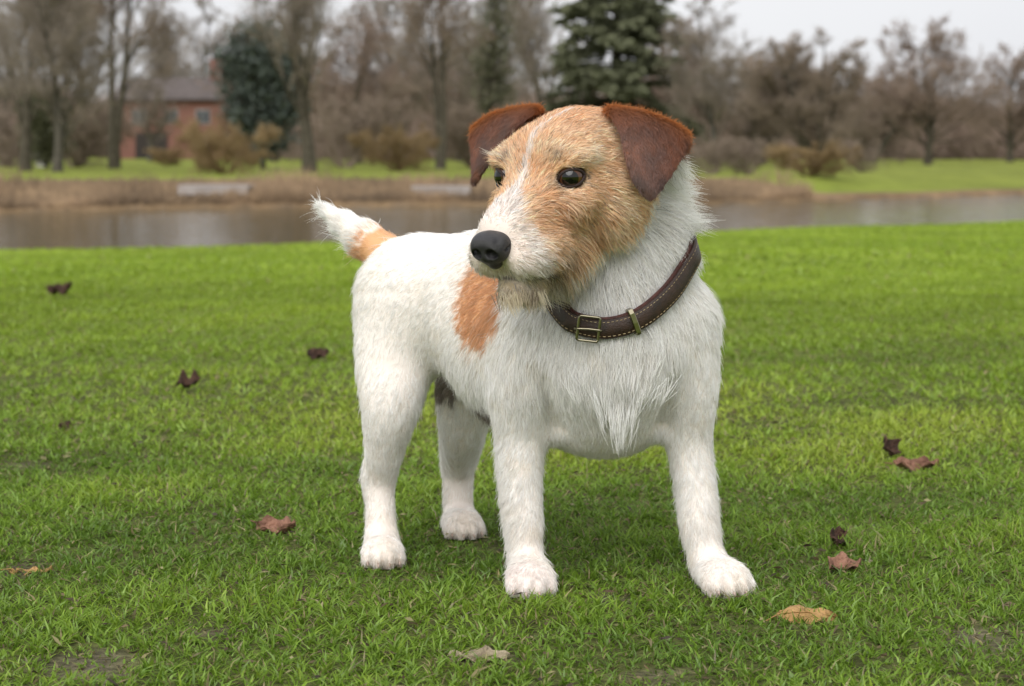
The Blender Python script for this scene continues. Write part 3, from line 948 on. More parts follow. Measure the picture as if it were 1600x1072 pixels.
EAR_NEAR = ear_sheet([
    [(962, 205, 2.005), (985, 222, 2.015), (1008, 245, 2.028), (1022, 270, 2.036)],      # root on the skull
    [(957, 184, 1.992), (995, 196, 2.003), (1040, 214, 2.020), (1066, 236, 2.030)],      # rear sheet
    [(951, 173, 1.976), (998, 180, 1.985), (1046, 197, 2.002), (1072, 213, 2.014)],      # fold
    [(957, 176, 1.958), (1000, 183, 1.966), (1043, 199, 1.983), (1073, 220, 1.998)],
    [(972, 204, 1.944), (1003, 210, 1.950), (1038, 222, 1.966), (1064, 240, 1.980)],
    [(981, 245, 1.937), (1004, 250, 1.939), (1030, 258, 1.949), (1050, 265, 1.960)],
    [(991, 277, 1.935), (1006, 283, 1.935), (1023, 286, 1.939), (1038, 283, 1.947)],
    [(1003, 297, 1.936), (1011, 304, 1.937), (1020, 304, 1.938), (1029, 296, 1.942)],    # tip
])
EAR_FAR = ear_sheet([
    [(838, 200, 2.022), (815, 210, 2.037), (795, 230, 2.052), (785, 250, 2.060)],
    [(840, 184, 2.018), (805, 190, 2.036), (770, 203, 2.054), (750, 228, 2.064)],
    [(842, 173, 2.008), (805, 176, 2.024), (767, 187, 2.044), (743, 206, 2.056)],
    [(832, 173, 1.996), (800, 179, 2.010), (765, 191, 2.031), (740, 212, 2.046)],
    [(806, 194, 1.989), (786, 200, 2.000), (761, 211, 2.018), (740, 229, 2.034)],
    [(784, 222, 1.990), (770, 226, 1.999), (754, 235, 2.012), (740, 247, 2.025)],
    [(763, 251, 1.994), (756, 254, 2.000), (748, 259, 2.008), (741, 264, 2.016)],
    [(744, 280, 2.004), (743, 281, 2.006), (742, 282, 2.008), (741, 281, 2.010)],
])


def sheet_field(S, rad, k):
    pts = S.reshape(-1, 3)
    kd = kdtree.KDTree(len(pts))
    for i, p in enumerate(pts): kd.insert(p, i)
    kd.balance()
    sl, (x, y, z) = _window(pts.min(0), pts.max(0), 0.008)
    shp = np.broadcast_shapes(x.shape, y.shape, z.shape)
    X, Y, Z = [np.broadcast_to(v, shp) for v in (x, y, z)]
    d = np.full(shp, 0.05, np.float32)
    # only voxels close to a coarse mark of the sheet
    near = np.zeros(shp, bool)
    base = np.array([sl[i].start for i in range(3)])
    idx = np.round((pts - G0) / VOX).astype(int) - base
    R = 5
    for di in range(-R, R + 1):
        for dj in range(-R, R + 1):
            for dk in range(-R, R + 1):
                if di * di + dj * dj + dk * dk <= R * R:
                    q = np.clip(idx + (di, dj, dk), 0, np.array(shp) - 1)
                    near[q[:, 0], q[:, 1], q[:, 2]] = True
    w = np.argwhere(near)
    for a, b, c in w:
        d[a, b, c] = kd.find((X[a, b, c], Y[a, b, c], Z[a, b, c]))[2]
    _merge(sl, np.where(near, d - rad, 0.05).astype(np.float32), k)


def surface_nets(F):
    neg = F < 0
    n = np.array(F.shape)
    acc = np.zeros((*(n - 1), 3), np.float32); cnt = np.zeros(n - 1, np.float32)
    for axis in range(3):
        o = [b for b in range(3) if b != axis]
        s0 = [slice(None)] * 3; s1 = [slice(None)] * 3
        s0[axis] = slice(0, -1); s1[axis] = slice(1, None)
        A, B = F[tuple(s0)], F[tuple(s1)]
        cross = neg[tuple(s0)] != neg[tuple(s1)]
        t = np.where(cross, A / np.where(cross, A - B, 1), 0)
        for d0 in (0, 1):
            for d1 in (0, 1):
                sl = [slice(None)] * 3
                sl[o[0]] = slice(d0, n[o[0]] - 1 + d0); sl[o[1]] = slice(d1, n[o[1]] - 1 + d1)
                c = cross[tuple(sl)]
                off = np.zeros(3); off[o[0]] = d0; off[o[1]] = d1
                for ax in range(3):
                    acc[..., ax] += np.where(c, t[tuple(sl)] if ax == axis else off[ax], 0)
                cnt += c
    act = cnt > 0
    vid = np.full(act.shape, -1, np.int64)
    vid[act] = np.arange(act.sum())
    cells = np.argwhere(act)
    V = G0 + VOX * (cells + acc[act] / cnt[act][:, None])
    quads = []
    for axis in range(3):
        o = [(axis + 1) % 3, (axis + 2) % 3]
        s0 = [slice(1, -1)] * 3; s1 = [slice(1, -1)] * 3
        s0[axis] = slice(0, -1); s1[axis] = slice(1, None)
        a, b = neg[tuple(s0)], neg[tuple(s1)]
        for flip, m in ((False, a & ~b), (True, ~a & b)):
            e = np.argwhere(m) + 1
            e[:, axis] -= 1
            def cell(i, j):
                q = e.copy(); q[:, o[0]] -= i; q[:, o[1]] -= j
                return vid[q[:, 0], q[:, 1], q[:, 2]]
            Q = np.stack([cell(1, 1), cell(0, 1), cell(0, 0), cell(1, 0)], 1)
            quads.append(Q[:, ::-1] if flip else Q)
    return V, np.concatenate(quads)


def field_at(p):
    q = (np.asarray(p) - G0) / VOX
    i = np.clip(np.floor(q).astype(int), 0, GN - 2); f = q - i
    o = 0.0
    for a in (0, 1):
        for b in (0, 1):
            for c in (0, 1):
                o += FIELD[i[0] + a, i[1] + b, i[2] + c] * (f[0] if a else 1 - f[0]) * (f[1] if b else 1 - f[1]) * (f[2] if c else 1 - f[2])
    return float(o)


def field_grad(p, h=0.006):
    e = np.eye(3) * h
    g = np.array([field_at(p + e[i]) - field_at(p - e[i]) for i in range(3)])
    return g / (np.linalg.norm(g) + 1e-9)


def on_skin(px, py, y0=1.85, y1=2.3):
    for Y in np.arange(y0, y1, 0.001):
        if field_at(P(px, py, Y)) <= 0.001: return P(px, py, Y)
    return P(px, py, y1)


build_body_field()
# creases between the chest and the upper arms, hollow behind the elbow
for a, b in (((868, 668), (846, 580)), ((1036, 664), (1052, 585))):
    pa, pb = on_skin(*a), on_skin(*b)
    cone(pa, pb, 0.0065, 0.002, 0.014, True)
build_head_field()
sheet_field(EAR_NEAR, 0.0030, 0.005)
sheet_field(EAR_FAR, 0.0030, 0.005)
BV, BF = surface_nets(FIELD)
# keep the largest connected piece only
_lab = np.arange(len(BV))
for _ in range(400):
    m = _lab[BF].min(1)
    new = _lab.copy()
    np.minimum.at(new, BF.ravel(), np.repeat(m, 4))
    new = new[new]
    if (new == _lab).all(): break
    _lab = new
_main = np.bincount(_lab).argmax()
_keep = _lab == _main
_map = np.cumsum(_keep) - 1
BF = _map[BF[_keep[BF[:, 0]]]]
BV = BV[_keep]
# light smoothing
_e = np.concatenate([BF[:, [0, 1]], BF[:, [1, 2]], BF[:, [2, 3]], BF[:, [3, 0]]])
for _ in range(3):
    s = np.zeros_like(BV); c = np.zeros(len(BV))
    for ax in range(3):
        s[:, ax] = np.bincount(_e[:, 0], BV[_e[:, 1], ax], len(BV)) + np.bincount(_e[:, 1], BV[_e[:, 0], ax], len(BV))
    c = np.bincount(_e[:, 0], minlength=len(BV)) + np.bincount(_e[:, 1], minlength=len(BV))
    BV = 0.5 * BV + 0.5 * s / c[:, None]


def vnormals(V, F):
    a, b, c, d = V[F[:, 0]], V[F[:, 1]], V[F[:, 2]], V[F[:, 3]]
    fn = np.cross(c - a, d - b)
    N = np.zeros_like(V)
    for j in range(4):
        for ax in range(3):
            N[:, ax] += np.bincount(F[:, j], fn[:, ax], len(V))
    return N / (np.linalg.norm(N, axis=1)[:, None] + 1e-12)


BN = vnormals(BV, BF)
DOG_BASE = np.array([0.02, 2.12, 0.0])
dog = empty('dog', DOG_BASE)
tag(dog, 'white terrier with tan face, brown folded ears and short tail standing on the grass', 'dog')
body = mesh_obj('body', BV, BF, None, dog)
print('dog mesh', len(BV), len(BF))
# ================================================================== collar: centre line laid on the neck
GAP = 0.0105
_front = [(878, 490), (905, 508), (950, 514), (1000, 499), (1045, 462), (1073, 422), (1087, 390)]
_loop = []
for px, py in _front:
    best = None
    for Y in np.arange(1.88, 2.10, 0.002):
        v = field_at(P(px, py, Y))
        if best is None or v < best[0]: best = (v, Y)
        if v <= GAP: best = (v, Y); break
    _loop.append(P(px, py, best[1]))
for px, py, Y in ((1083, 362, 2.10), (1050, 345, 2.14), (1000, 352, 2.16), (940, 385, 2.15), (890, 430, 2.11), (866, 462, 2.05)):
    p = P(px, py, Y)
    for _ in range(12):
        p = p - field_grad(p) * (field_at(p) - GAP) * 0.7
    _loop.append(p)
_loop = np.array(_loop)


def closed_spline(pts, n):
    m = len(pts)
    t = np.linspace(0, m, n, endpoint=False)
    i = t.astype(int); f = (t - i)[:, None]
    p0, p1, p2, p3 = pts[(i - 1) % m], pts[i % m], pts[(i + 1) % m], pts[(i + 2) % m]
    return 0.5 * (2 * p1 + (p2 - p0) * f + (2 * p0 - 5 * p1 + 4 * p2 - p3) * f ** 2 + (3 * p1 - p0 - 3 * p2 + p3) * f ** 3)


NC = 260
CL = closed_spline(_loop, NC)
for _ in range(12): CL = 0.5 * CL + 0.25 * (np.roll(CL, 1, 0) + np.roll(CL, -1, 0))
# even spacing
_seg = np.linalg.norm(np.roll(CL, -1, 0) - CL, axis=1); _acc = np.concatenate([[0], np.cumsum(_seg)])
_t = np.linspace(0, _acc[-1], NC, endpoint=False)
CL = np.stack([np.interp(_t, _acc, np.append(CL[:, k], CL[0, k])) for k in range(3)], 1)
CLEN = _acc[-1]
CT = np.roll(CL, -1, 0) - np.roll(CL, 1, 0); CT /= np.linalg.norm(CT, axis=1)[:, None]
CN = np.array([field_grad(p, 0.012) for p in CL])
for _ in range(25): CN = 0.5 * CN + 0.25 * (np.roll(CN, 1, 0) + np.roll(CN, -1, 0))
_mid = CL.mean(0)
CN = CN + 0.5 * (CL - _mid) / np.linalg.norm(CL - _mid, axis=1)[:, None]     # a strap stays steeper than the neck
CN -= (CN * CT).sum(1)[:, None] * CT
CN /= np.linalg.norm(CN, axis=1)[:, None]
CW = np.cross(CN, CT)
if CW[:, 2].mean() < 0: CW = -CW
HALF = 0.0093


def strap_mesh(name, mat, parent, i0, i1, prof, closed=False):
    """prof: closed list of (w, h) across the strap"""
    idx = np.arange(i0, i1) % NC
    V = np.concatenate([CL[idx] + CW[idx] * w + CN[idx] * h for w, h in prof]).reshape(len(prof), len(idx), 3)
    m, k = len(prof), len(idx)
    F = []
    for a in range(m):
        b = (a + 1) % m
        for j in range(k if closed else k - 1):
            j2 = (j + 1) % k
            F.append((a * k + j, a * k + j2, b * k + j2, b * k + j))
    if not closed:
        F.append(tuple(a * k for a in range(m))); F.append(tuple(a * k + k - 1 for a in range(m))[::-1])
    o = mesh_obj(name, V.reshape(-1, 3), F, mat, parent)
    bm = bmesh.new(); bm.from_mesh(o.data); bmesh.ops.recalc_face_normals(bm, faces=bm.faces); bm.to_mesh(o.data); bm.free()
    return o


collar_root = empty('dog_collar', CL[0])
tag(collar_root, 'dark brown stitched leather collar with brass buckle round the dog\'s neck', 'collar')
m_leather = noise_mat('collar_leather', srgb(36, 23, 16), srgb(54, 35, 25), 160, 0.42, bump=0.25, bscale=900, spec=0.45)
m_lining = noise_mat('collar_lining', srgb(56, 32, 28), srgb(80, 46, 40), 200, 0.6, bump=0.2, bscale=900)
m_thread = noise_mat('collar_thread', srgb(150, 130, 100), srgb(190, 170, 135), 300, 0.8)
m_brass, _n, _l, _b = newmat('aged_brass')
_b.inputs['Base Color'].default_value = (*srgb(140, 134, 114), 1); _b.inputs['Metallic'].default_value = 1; _b.inputs['Roughness'].default_value = 0.28


def rounded(hw, h0, h1, r=0.0012, d=0.0):
    return [(-hw, h0 + r), (-hw, h1 - r), (-hw + r, h1), (0, h1 + d), (hw - r, h1), (hw, h1 - r), (hw, h0 + r), (hw - r, h0), (0, h0), (-hw + r, h0)]


strap_mesh('strap', m_leather, collar_root, 0, NC, rounded(HALF, 0.0, 0.0034, d=0.0005), True)
strap_mesh('lining', m_lining, collar_root, 0, NC, [(w + 0.0022, h) for w, h in rounded(HALF - 0.0006, -0.0036, -0.0006)], True)
# stitching along both edges, joined (single stitches are too small to pick apart)
sv, sf = [], []
ns = int(CLEN / 0.0042)
for e in (-1, 1):
    for j in range(ns):
        t0 = (j + 0.5) / ns * NC
        pts = []
        for dt in (-0.34, -0.2, 0.2, 0.34):
            t = (t0 + dt / ns * NC) % NC
            i = int(t); f = t - i; i2 = (i + 1) % NC
            c = CL[i] * (1 - f) + CL[i2] * f
            h = 0.0029 if abs(dt) > 0.3 else 0.00395
            w = e * (HALF - 0.0026)
            for s, hh in ((-0.00030, 0), (0, 0.00020), (0.00030, 0)):
                pts.append(c + CW[i] * (w + s) + CN[i] * (h + hh))
        o = len(sv); sv += pts
        for a in range(3):
            for b in range(2):
                sf.append((o + a * 3 + b, o + a * 3 + b + 1, o + a * 3 + b + 4, o + a * 3 + b + 3))
st = mesh_obj('stitching', np.array(sv), sf, m_thread, collar_root); st['kind'] = 'stuff'


def clidx(px, py):
    x, y = proj(CL)
    return int(np.argmin((x - px) ** 2 + (y - py) ** 2 + np.where(CL[:, 1] > 2.05, 1e6, 0)))


def bar_loop(name, pts, r, mat, parent, closed=True, sides=8):
    pts = np.array(pts); m = len(pts)
    V, F = [], []
    for i in range(m):
        if closed: d = pts[(i + 1) % m] - pts[(i - 1) % m]
        else: d = pts[min(i + 1, m - 1)] - pts[max(i - 1, 0)]
        d = d / np.linalg.norm(d)
        u = np.cross(d, [0.3, -0.9, 0.3]); u /= np.linalg.norm(u); v = np.cross(d, u)
        for k in range(sides):
            a = 2 * math.pi * k / sides
            V.append(pts[i] + r * (math.cos(a) * u + math.sin(a) * v))
    for i in range(m if closed else m - 1):
        i2 = (i + 1) % m
        for k in range(sides):
            k2 = (k + 1) % sides
            F.append((i * sides + k, i * sides + k2, i2 * sides + k2, i2 * sides + k))
    if not closed:
        F.append(tuple(range(sides))[::-1]); F.append(tuple((m - 1) * sides + k for k in range(sides)))
    return mesh_obj(name, np.array(V), F, mat, parent)


ib = clidx(922, 510)
c, t, w, nn_ = CL[ib], CT[ib], CW[ib], CN[ib]
if t[0] < 0: t = -t
def frame_pt(a, b, h): return c + t * a + w * b + nn_ * h
corners = [(-0.0095, -0.0116), (0.0095, -0.0116), (0.0095, 0.0116), (-0.0095, 0.0116)]
loop = []
for k in range(4):
    p, q = np.array(corners[k]), np.array(corners[(k + 1) % 4])
    for f in (0.06, 0.12, 0.3, 0.5, 0.7, 0.88, 0.94):
        r_ = p + (q - p) * f
        loop.append(frame_pt(r_[0], r_[1], 0.0062 - 0.0030 * (r_[0] / 0.0095)))
buckle = bar_loop('buckle_frame', loop, 0.0014, m_brass, collar_root)
_pr = bar_loop('prong', [frame_pt(-0.0125, -0.001, 0.0118), frame_pt(-0.008, -0.0008, 0.0098), frame_pt(0.0, 0, 0.0074), frame_pt(0.010, 0, 0.0048), frame_pt(0.0125, 0, 0.0036)], 0.0012, m_brass, None, False)
_pr.parent = buckle
ik = clidx(988, 503)
c, t, w, nn_ = CL[ik], CT[ik], CW[ik], CN[ik]
V, F = [], []
ring = [(-0.0122, -0.003), (-0.0122, 0.0045), (-0.0095, 0.0062), (0, 0.0066), (0.0095, 0.0062), (0.0135, 0.0045), (0.0135, -0.004), (0, -0.0045)]
for a in (-0.0026, -0.002, 0.002, 0.0026):
    for b, h in ring:
        k = 0.93 if abs(a) > 0.0022 else 1.0
        V.append(c + t * a + w * b * k + nn_ * h * k)
for i in range(3):
    for k in range(8):
        F.append((i * 8 + k, i * 8 + (k + 1) % 8, (i + 1) * 8 + (k + 1) % 8, (i + 1) * 8 + k))
F += [tuple(range(8))[::-1], tuple(range(24, 32))]
mesh_obj('keeper_loop', np.array(V), F, m_brass, collar_root, smooth=False)

_ckd = kdtree.KDTree(NC)
for i, p in enumerate(CL): _ckd.insert(p, i)
_ckd.balance()


def tuck_under_collar(Q):
    """push hair points that would cross the strap back beneath it"""
    N, m, _ = Q.shape
    box = ((Q[:, -1] > CL.min(0) - 0.04) & (Q[:, -1] < CL.max(0) + 0.04)).all(1)
    rows = np.where(box)[0]
    for i in rows:
        over = False
        for k in range(1, m):
            p = Q[i, k]
            _, j, d = _ckd.find(p)
            if d > 0.03: continue
            r = p - CL[j]
            a, h = r @ CW[j], r @ CN[j]
            if abs(a) < HALF + 0.003 and h > -0.0045:
                Q[i, k] = p - CN[j] * (h + 0.0045)
                over = True
    return Q
# ================================================================== coat: colours, flow and strands
def local(V):
    q = V - H0
    return q @ hf, q @ hl, q @ hu


def near_sheet(V, S, reach):
    pts = S.reshape(-1, 3)
    kd = kdtree.KDTree(len(pts))
    for i, p in enumerate(pts): kd.insert(p, i)
    kd.balance()
    out = np.full(len(V), 9.0); row = np.zeros(len(V)); col = np.zeros(len(V))
    w = np.where(((V > pts.min(0) - reach) & (V < pts.max(0) + reach)).all(1))[0]
    for i in w:
        _, j, d = kd.find(V[i])
        out[i] = d; row[i] = (j // S.shape[1]) / (S.shape[0] - 1); col[i] = (j % S.shape[1]) / (S.shape[1] - 1)
    return out, row, col


def vnoise(V, scale, seed=0):
    """cheap smooth noise from summed sines"""
    r = np.random.default_rng(seed)
    o = np.zeros(len(V))
    for i in range(7):
        k = r.normal(size=3); k *= scale * r.uniform(0.6, 1.7) / np.linalg.norm(k)
        o += np.sin(V @ k + r.uniform(0, 6.28))
    return o / 3.0


def mixc(c, new, w):
    return c * (1 - w[:, None]) + np.asarray(new)[None] * w[:, None]


dN, rowN, colN = near_sheet(BV, EAR_NEAR, 0.012)
dF, rowF, colF = near_sheet(BV, EAR_FAR, 0.012)
EAR = np.maximum(np.where((dN < 0.0065) & (rowN > 0.10), 1, 0), np.where((dF < 0.0065) & (rowF > 0.10), 1, 0)).astype(float)
EROW = np.where(dN < dF, rowN, rowF)

WHITE = np.array([0.955, 0.935, 0.91])
TAN = srgb(228, 186, 142)
TANL = srgb(247, 226, 198)
RUST = srgb(214, 154, 102)
EARC = srgb(142, 84, 50)
EARD = srgb(98, 60, 45)
GREYB = srgb(110, 88, 74)
_tb = P(606, 400, 2.262); _td = P(560, 365, 2.28) - P(640, 425, 2.235); _td /= np.linalg.norm(_td)


def eye_dist(V):
    return np.min([np.linalg.norm((V - (c + g * 0.006)) + 0.5 * ((V - (c + g * 0.006)) @ hu)[:, None] * hu, axis=1) for c, g, s in EYES], axis=0)


def tail_pos(V):
    ta = (V - _tb) @ _td
    tr = np.linalg.norm((V - _tb) - ta[:, None] * _td, axis=1)
    return ta, (ta > -0.012) * (tr < 0.05) * (V[:, 0] < -0.10)


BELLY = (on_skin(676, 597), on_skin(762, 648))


def coat_colour(V, ear, erow):
    F_, L_, U_ = local(V); AL = np.abs(L_)
    nz1, nz2, nz3 = vnoise(V, 180, 1), vnoise(V, 420, 2), vnoise(V, 900, 3)
    C = np.tile(WHITE, (len(V), 1))
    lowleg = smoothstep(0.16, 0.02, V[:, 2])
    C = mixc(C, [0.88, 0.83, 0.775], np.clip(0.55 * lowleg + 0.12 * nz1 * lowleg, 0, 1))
    C = mixc(C, [0.80, 0.72, 0.60], np.clip(0.30 * nz1 - 0.12, 0, 0.22))
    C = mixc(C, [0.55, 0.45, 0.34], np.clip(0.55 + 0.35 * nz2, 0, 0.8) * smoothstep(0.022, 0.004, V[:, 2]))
    # tan mask of the head: back border depends on height
    fb = np.interp(U_, [-0.095, -0.085, -0.075, -0.055, -0.02, 0.02, 0.07], [0.095, 0.066, 0.040, -0.006, -0.036, -0.052, -0.06])
    tan = smoothstep(-0.003, 0.004, F_ - fb + 0.002 * nz2) * (U_ > -0.096) * (np.linalg.norm(V - H0, axis=1) < 0.17) * (1 - ear)
    C = mixc(C, TAN, tan)
    C = mixc(C, TANL, tan * np.clip(0.30 + 0.30 * nz1 + 0.25 * nz3, 0, 0.85))
    C = mixc(C, RUST, tan * 0.45 * smoothstep(0.03, 0.055, U_ + 0.004 * nz1))
    C = mixc(C, RUST, tan * 0.5 * np.exp(-((F_ - 0.075) ** 2 + (U_ + 0.035) ** 2) / 0.018 ** 2) * smoothstep(0.012, 0.025, AL))
    for c, g, s in EYES:
        b0 = H(0.040, s * 0.048, 0.016)
        C = mixc(C, [0.84, 0.72, 0.56], 0.8 * np.exp(-np.sum((V - b0) ** 2, 1) / 0.010 ** 2) * tan)
        b3 = H(0.056, s * 0.038, 0.018)
        C = mixc(C, [0.80, 0.66, 0.48], 0.6 * np.exp(-np.sum((V - b3) ** 2, 1) / 0.007 ** 2) * tan)
        b1 = H(0.066, s * 0.026, 0.019)
        C = mixc(C, [0.09, 0.055, 0.04], 0.8 * np.exp(-np.sum((V - b1) ** 2, 1) / 0.0055 ** 2))
        b2 = H(0.068, s * 0.027, -0.008)
        C = mixc(C, [0.08, 0.05, 0.038], 0.85 * np.exp(-np.sum((V - b2) ** 2, 1) / 0.0065 ** 2))
    # narrow blaze widening into the white muzzle
    bw = np.interp(F_, [0.0, 0.03, 0.06, 0.085, 0.100, 0.115], [0.0011, 0.0013, 0.0018, 0.0032, 0.007, 0.018])
    blaze = smoothstep(1.5, 0.8, (AL + 0.0006 * nz2) / bw) * (F_ > -0.012) * (U_ > -0.055) * (1 - ear)
    muzz = smoothstep(0.098, 0.116, F_ - 0.30 * np.clip(U_ + 0.05, -0.03, 0.03) - 0.10 * AL + 0.004 * nz2)
    C = mixc(C, [0.88, 0.82, 0.79], np.clip(np.maximum(0.92 * blaze, 0.88 * muzz), 0, 1))
    grey = np.exp(-((F_ - 0.080) ** 2 / 0.024 ** 2 + (U_ + 0.072) ** 2 / 0.016 ** 2)) * (AL > 0.012)
    C = mixc(C, GREYB, np.clip(grey * (0.6 + 0.5 * nz2 + 0.6 * nz3), 0, 0.9))
    chin = smoothstep(-0.080, -0.086, U_) * (F_ > 0.03) * (np.linalg.norm(V - H(0.09, 0, -0.088), axis=1) < 0.06)
    C = mixc(C, [0.44, 0.36, 0.23], np.clip(0.8 + 0.3 * nz2, 0, 0.9) * chin)
    lips = np.exp(-((U_ + 0.0805) / 0.0028) ** 2) * (F_ > 0.082) * (AL < 0.045)
    C = mixc(C, [0.03, 0.022, 0.02], 0.9 * lips)
    C = mixc(C, [0.045, 0.026, 0.022], smoothstep(0.0170, 0.0135, eye_dist(V)))
    ec = EARC[None] + (EARD - EARC)[None] * np.clip(erow * 1.3 - 0.35 + 0.35 * nz1, 0, 1)[:, None]
    ec = ec * (1 + 0.10 * nz2 + 0.14 * nz3)[:, None]
    ec = mixc(ec, srgb(206, 138, 76), 0.8 * np.exp(-((erow - 0.30) / 0.10) ** 2))
    C = C * (1 - ear[:, None]) + ec * ear[:, None]

    def blob(c, r, n=0.18):
        q = (V - c) / np.asarray(r)
        return smoothstep(1.10, 0.92, np.linalg.norm(q, axis=1) + n * 0.5 * nz1 + n * 0.4 * nz2)
    C = mixc(C, srgb(216, 166, 120), blob(P(764, 472, 2.085), (0.030, 0.05, 0.052)))
    ta, tail = tail_pos(V)
    C = mixc(C, srgb(224, 178, 132), smoothstep(-0.006, 0.002, ta + 0.002 * nz2) * smoothstep(0.026, 0.018, ta + 0.002 * nz2) * tail)
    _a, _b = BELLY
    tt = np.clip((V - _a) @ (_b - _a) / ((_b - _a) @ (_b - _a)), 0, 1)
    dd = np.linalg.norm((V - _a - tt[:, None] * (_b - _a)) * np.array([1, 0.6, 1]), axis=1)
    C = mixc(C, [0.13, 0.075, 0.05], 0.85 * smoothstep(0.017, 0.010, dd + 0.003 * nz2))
    return C


F_, L_, U_ = local(BV)
eyed = eye_dist(BV)
TAIL = tail_pos(BV)[1]
COLV = coat_colour(BV, EAR, EROW)

# ---------------------------------------------------------------- guides: position, direction, length (m), lift
GUIDE = []
def gd(p, d, L, lift=0.35):
    d = np.asarray(d, float)
    GUIDE.append((np.asarray(p, float), d / np.linalg.norm(d), L, lift))

back_dir = np.array([-0.64, 0.77, 0.0])
DN = np.array([0, 0, -1.0])
# head, both sides
for s in (-1, 1):
    o = hl * s
    gd(H(0.130, s * 0.010, -0.030), -hf + hu * 0.5 + o * 0.5, 0.006, 0.35)
    gd(H(0.130, s * 0.022, -0.055), -hf * 0.7 + o * 0.5 - hu * 0.45, 0.010, 0.35)
    gd(H(0.100, s * 0.012, -0.018), -hf + o * 0.45 + hu * 0.1, 0.010, 0.35)
    gd(H(0.100, s * 0.035, -0.050), -hf * 0.9 - hu * 0.6, 0.012, 0.36)
    gd(H(0.105, s * 0.035, -0.068), -hf * 0.9 - hu * 0.5, 0.009, 0.32)
    gd(H(0.082, s * 0.040, -0.072), -hf * 0.8 - hu * 0.7, 0.016, 0.42)
    gd(H(0.060, s * 0.042, -0.070), -hf * 0.8 - hu * 0.8, 0.022, 0.42)
    gd(H(0.070, s * 0.032, -0.020), -hf * 0.8 - hu * 0.6 + o * 0.2, 0.013, 0.36)
    gd(H(0.045, s * 0.050, -0.030), -hf - hu * 0.45, 0.014, 0.32)
    gd(H(0.010, s * 0.065, -0.030), -hf - hu * 0.35, 0.014, 0.30)
    gd(H(-0.02, s * 0.070, -0.045), -hf - hu * 0.7, 0.015, 0.32)
    gd(H(0.010, s * 0.055, -0.075), -hf * 0.7 - hu * 0.8, 0.022, 0.35)
    gd(H(0.075, s * 0.012, 0.0), -hf * 0.3 + hu * 0.9 + o * 0.35, 0.008, 0.34)
    gd(H(0.060, s * 0.020, 0.020), -hf * 0.5 + hu * 0.8 + o * 0.55, 0.009, 0.36)
    gd(H(0.052, s * 0.042, 0.018), -hf * 0.6 + o * 0.8 + hu * 0.15, 0.012, 0.38)
    gd(H(0.025, s * 0.055, 0.008), -hf * 0.9 + o * 0.2 - hu * 0.35, 0.010, 0.3)
    gd(H(0.030, s * 0.020, 0.040), -hf + o * 0.45 + hu * 0.4, 0.009, 0.30)
    gd(H(-0.01, s * 0.020, 0.052), -hf + o * 0.5, 0.010, 0.30)
    gd(H(0.010, s * 0.050, 0.025), -hf + o * 0.2 - hu * 0.3, 0.011, 0.30)
gd(H(0.124, 0, -0.090), -hu - hf * 0.35, 0.007, 0.30)
gd(H(0.110, 0.018, -0.092), -hu - hf * 0.5, 0.008, 0.30)
gd(H(0.110, -0.018, -0.092), -hu - hf * 0.5, 0.008, 0.30)
gd(H(0.095, 0, -0.103), -hu - hf * 0.5, 0.020, 0.5)
gd(H(0.060, 0.02, -0.098), -hu * 0.9 - hf * 0.5, 0.032, 0.55)
gd(H(0.060, -0.02, -0.098), -hu * 0.9 - hf * 0.5, 0.032, 0.55)
gd(H(0.030, 0, -0.095), -hu * 0.8 - hf * 0.7, 0.030, 0.45)
# throat, neck, nape
gd(P(900, 450, 1.97), (0.1, 0.2, -1), 0.026, 0.40)
gd(P(970, 430, 1.97), (0.25, 0.2, -0.9), 0.022, 0.25)
gd(P(1020, 380, 1.98), (0.35, 0.3, -0.85), 0.018, 0.22)
gd(P(1045, 330, 2.03), (0.75, 0.3, -0.50), 0.028, 0.55)
gd(P(1035, 300, 2.05), (0.8, 0.3, -0.40), 0.028, 0.58)
gd(P(1062, 355, 2.05), (0.7, 0.3, -0.60), 0.025, 0.48)
gd(P(1075, 390, 2.05), (0.5, 0.4, -0.75), 0.020, 0.40)
gd(P(1000, 290, 2.11), (0.0, 0.9, -0.40), 0.022, 0.40)
gd(P(960, 360, 2.18), (-0.3, 0.9, -0.2), 0.020, 0.3)
# chest and shoulders
gd(P(830, 500, 2.02), (-0.15, 0.15, -1), 0.022, 0.26)
gd(P(880, 530, 1.99), (0.05, 0, -1), 0.024, 0.30)
gd(P(950, 560, 1.985), (0.05, 0, -1), 0.030, 0.34)
gd(P(1020, 540, 1.99), (0.1, 0, -1), 0.027, 0.34)
gd(P(890, 640, 2.01), (0.45, 0.1, -0.9), 0.017, 0.24)
gd(P(1010, 640, 2.01), (-0.35, 0.1, -0.95), 0.017, 0.24)
gd(P(955, 640, 2.0), (0.1, 0, -1), 0.024, 0.30)
gd(P(940, 700, 2.04), (0.1, 0.6, -0.4), 0.010, 0.20)
gd(P(900, 690, 2.04), (0.1, 0.6, -0.4), 0.010, 0.20)
gd(P(990, 690, 2.04), (0.1, 0.6, -0.4), 0.010, 0.20)
gd(P(790, 600, 2.03), (0.15, 0, -1), 0.020, 0.24)
gd(P(1110, 480, 2.05), (0.35, 0.2, -0.95), 0.022, 0.34)
gd(P(1120, 580, 2.05), (0.05, 0.1, -1), 0.014, 0.20)
gd(P(1105, 640, 2.05), (0.0, 0.1, -1), 0.012, 0.20)
gd(P(1075, 600, 2.02), (-0.1, 0, -1), 0.018, 0.24)
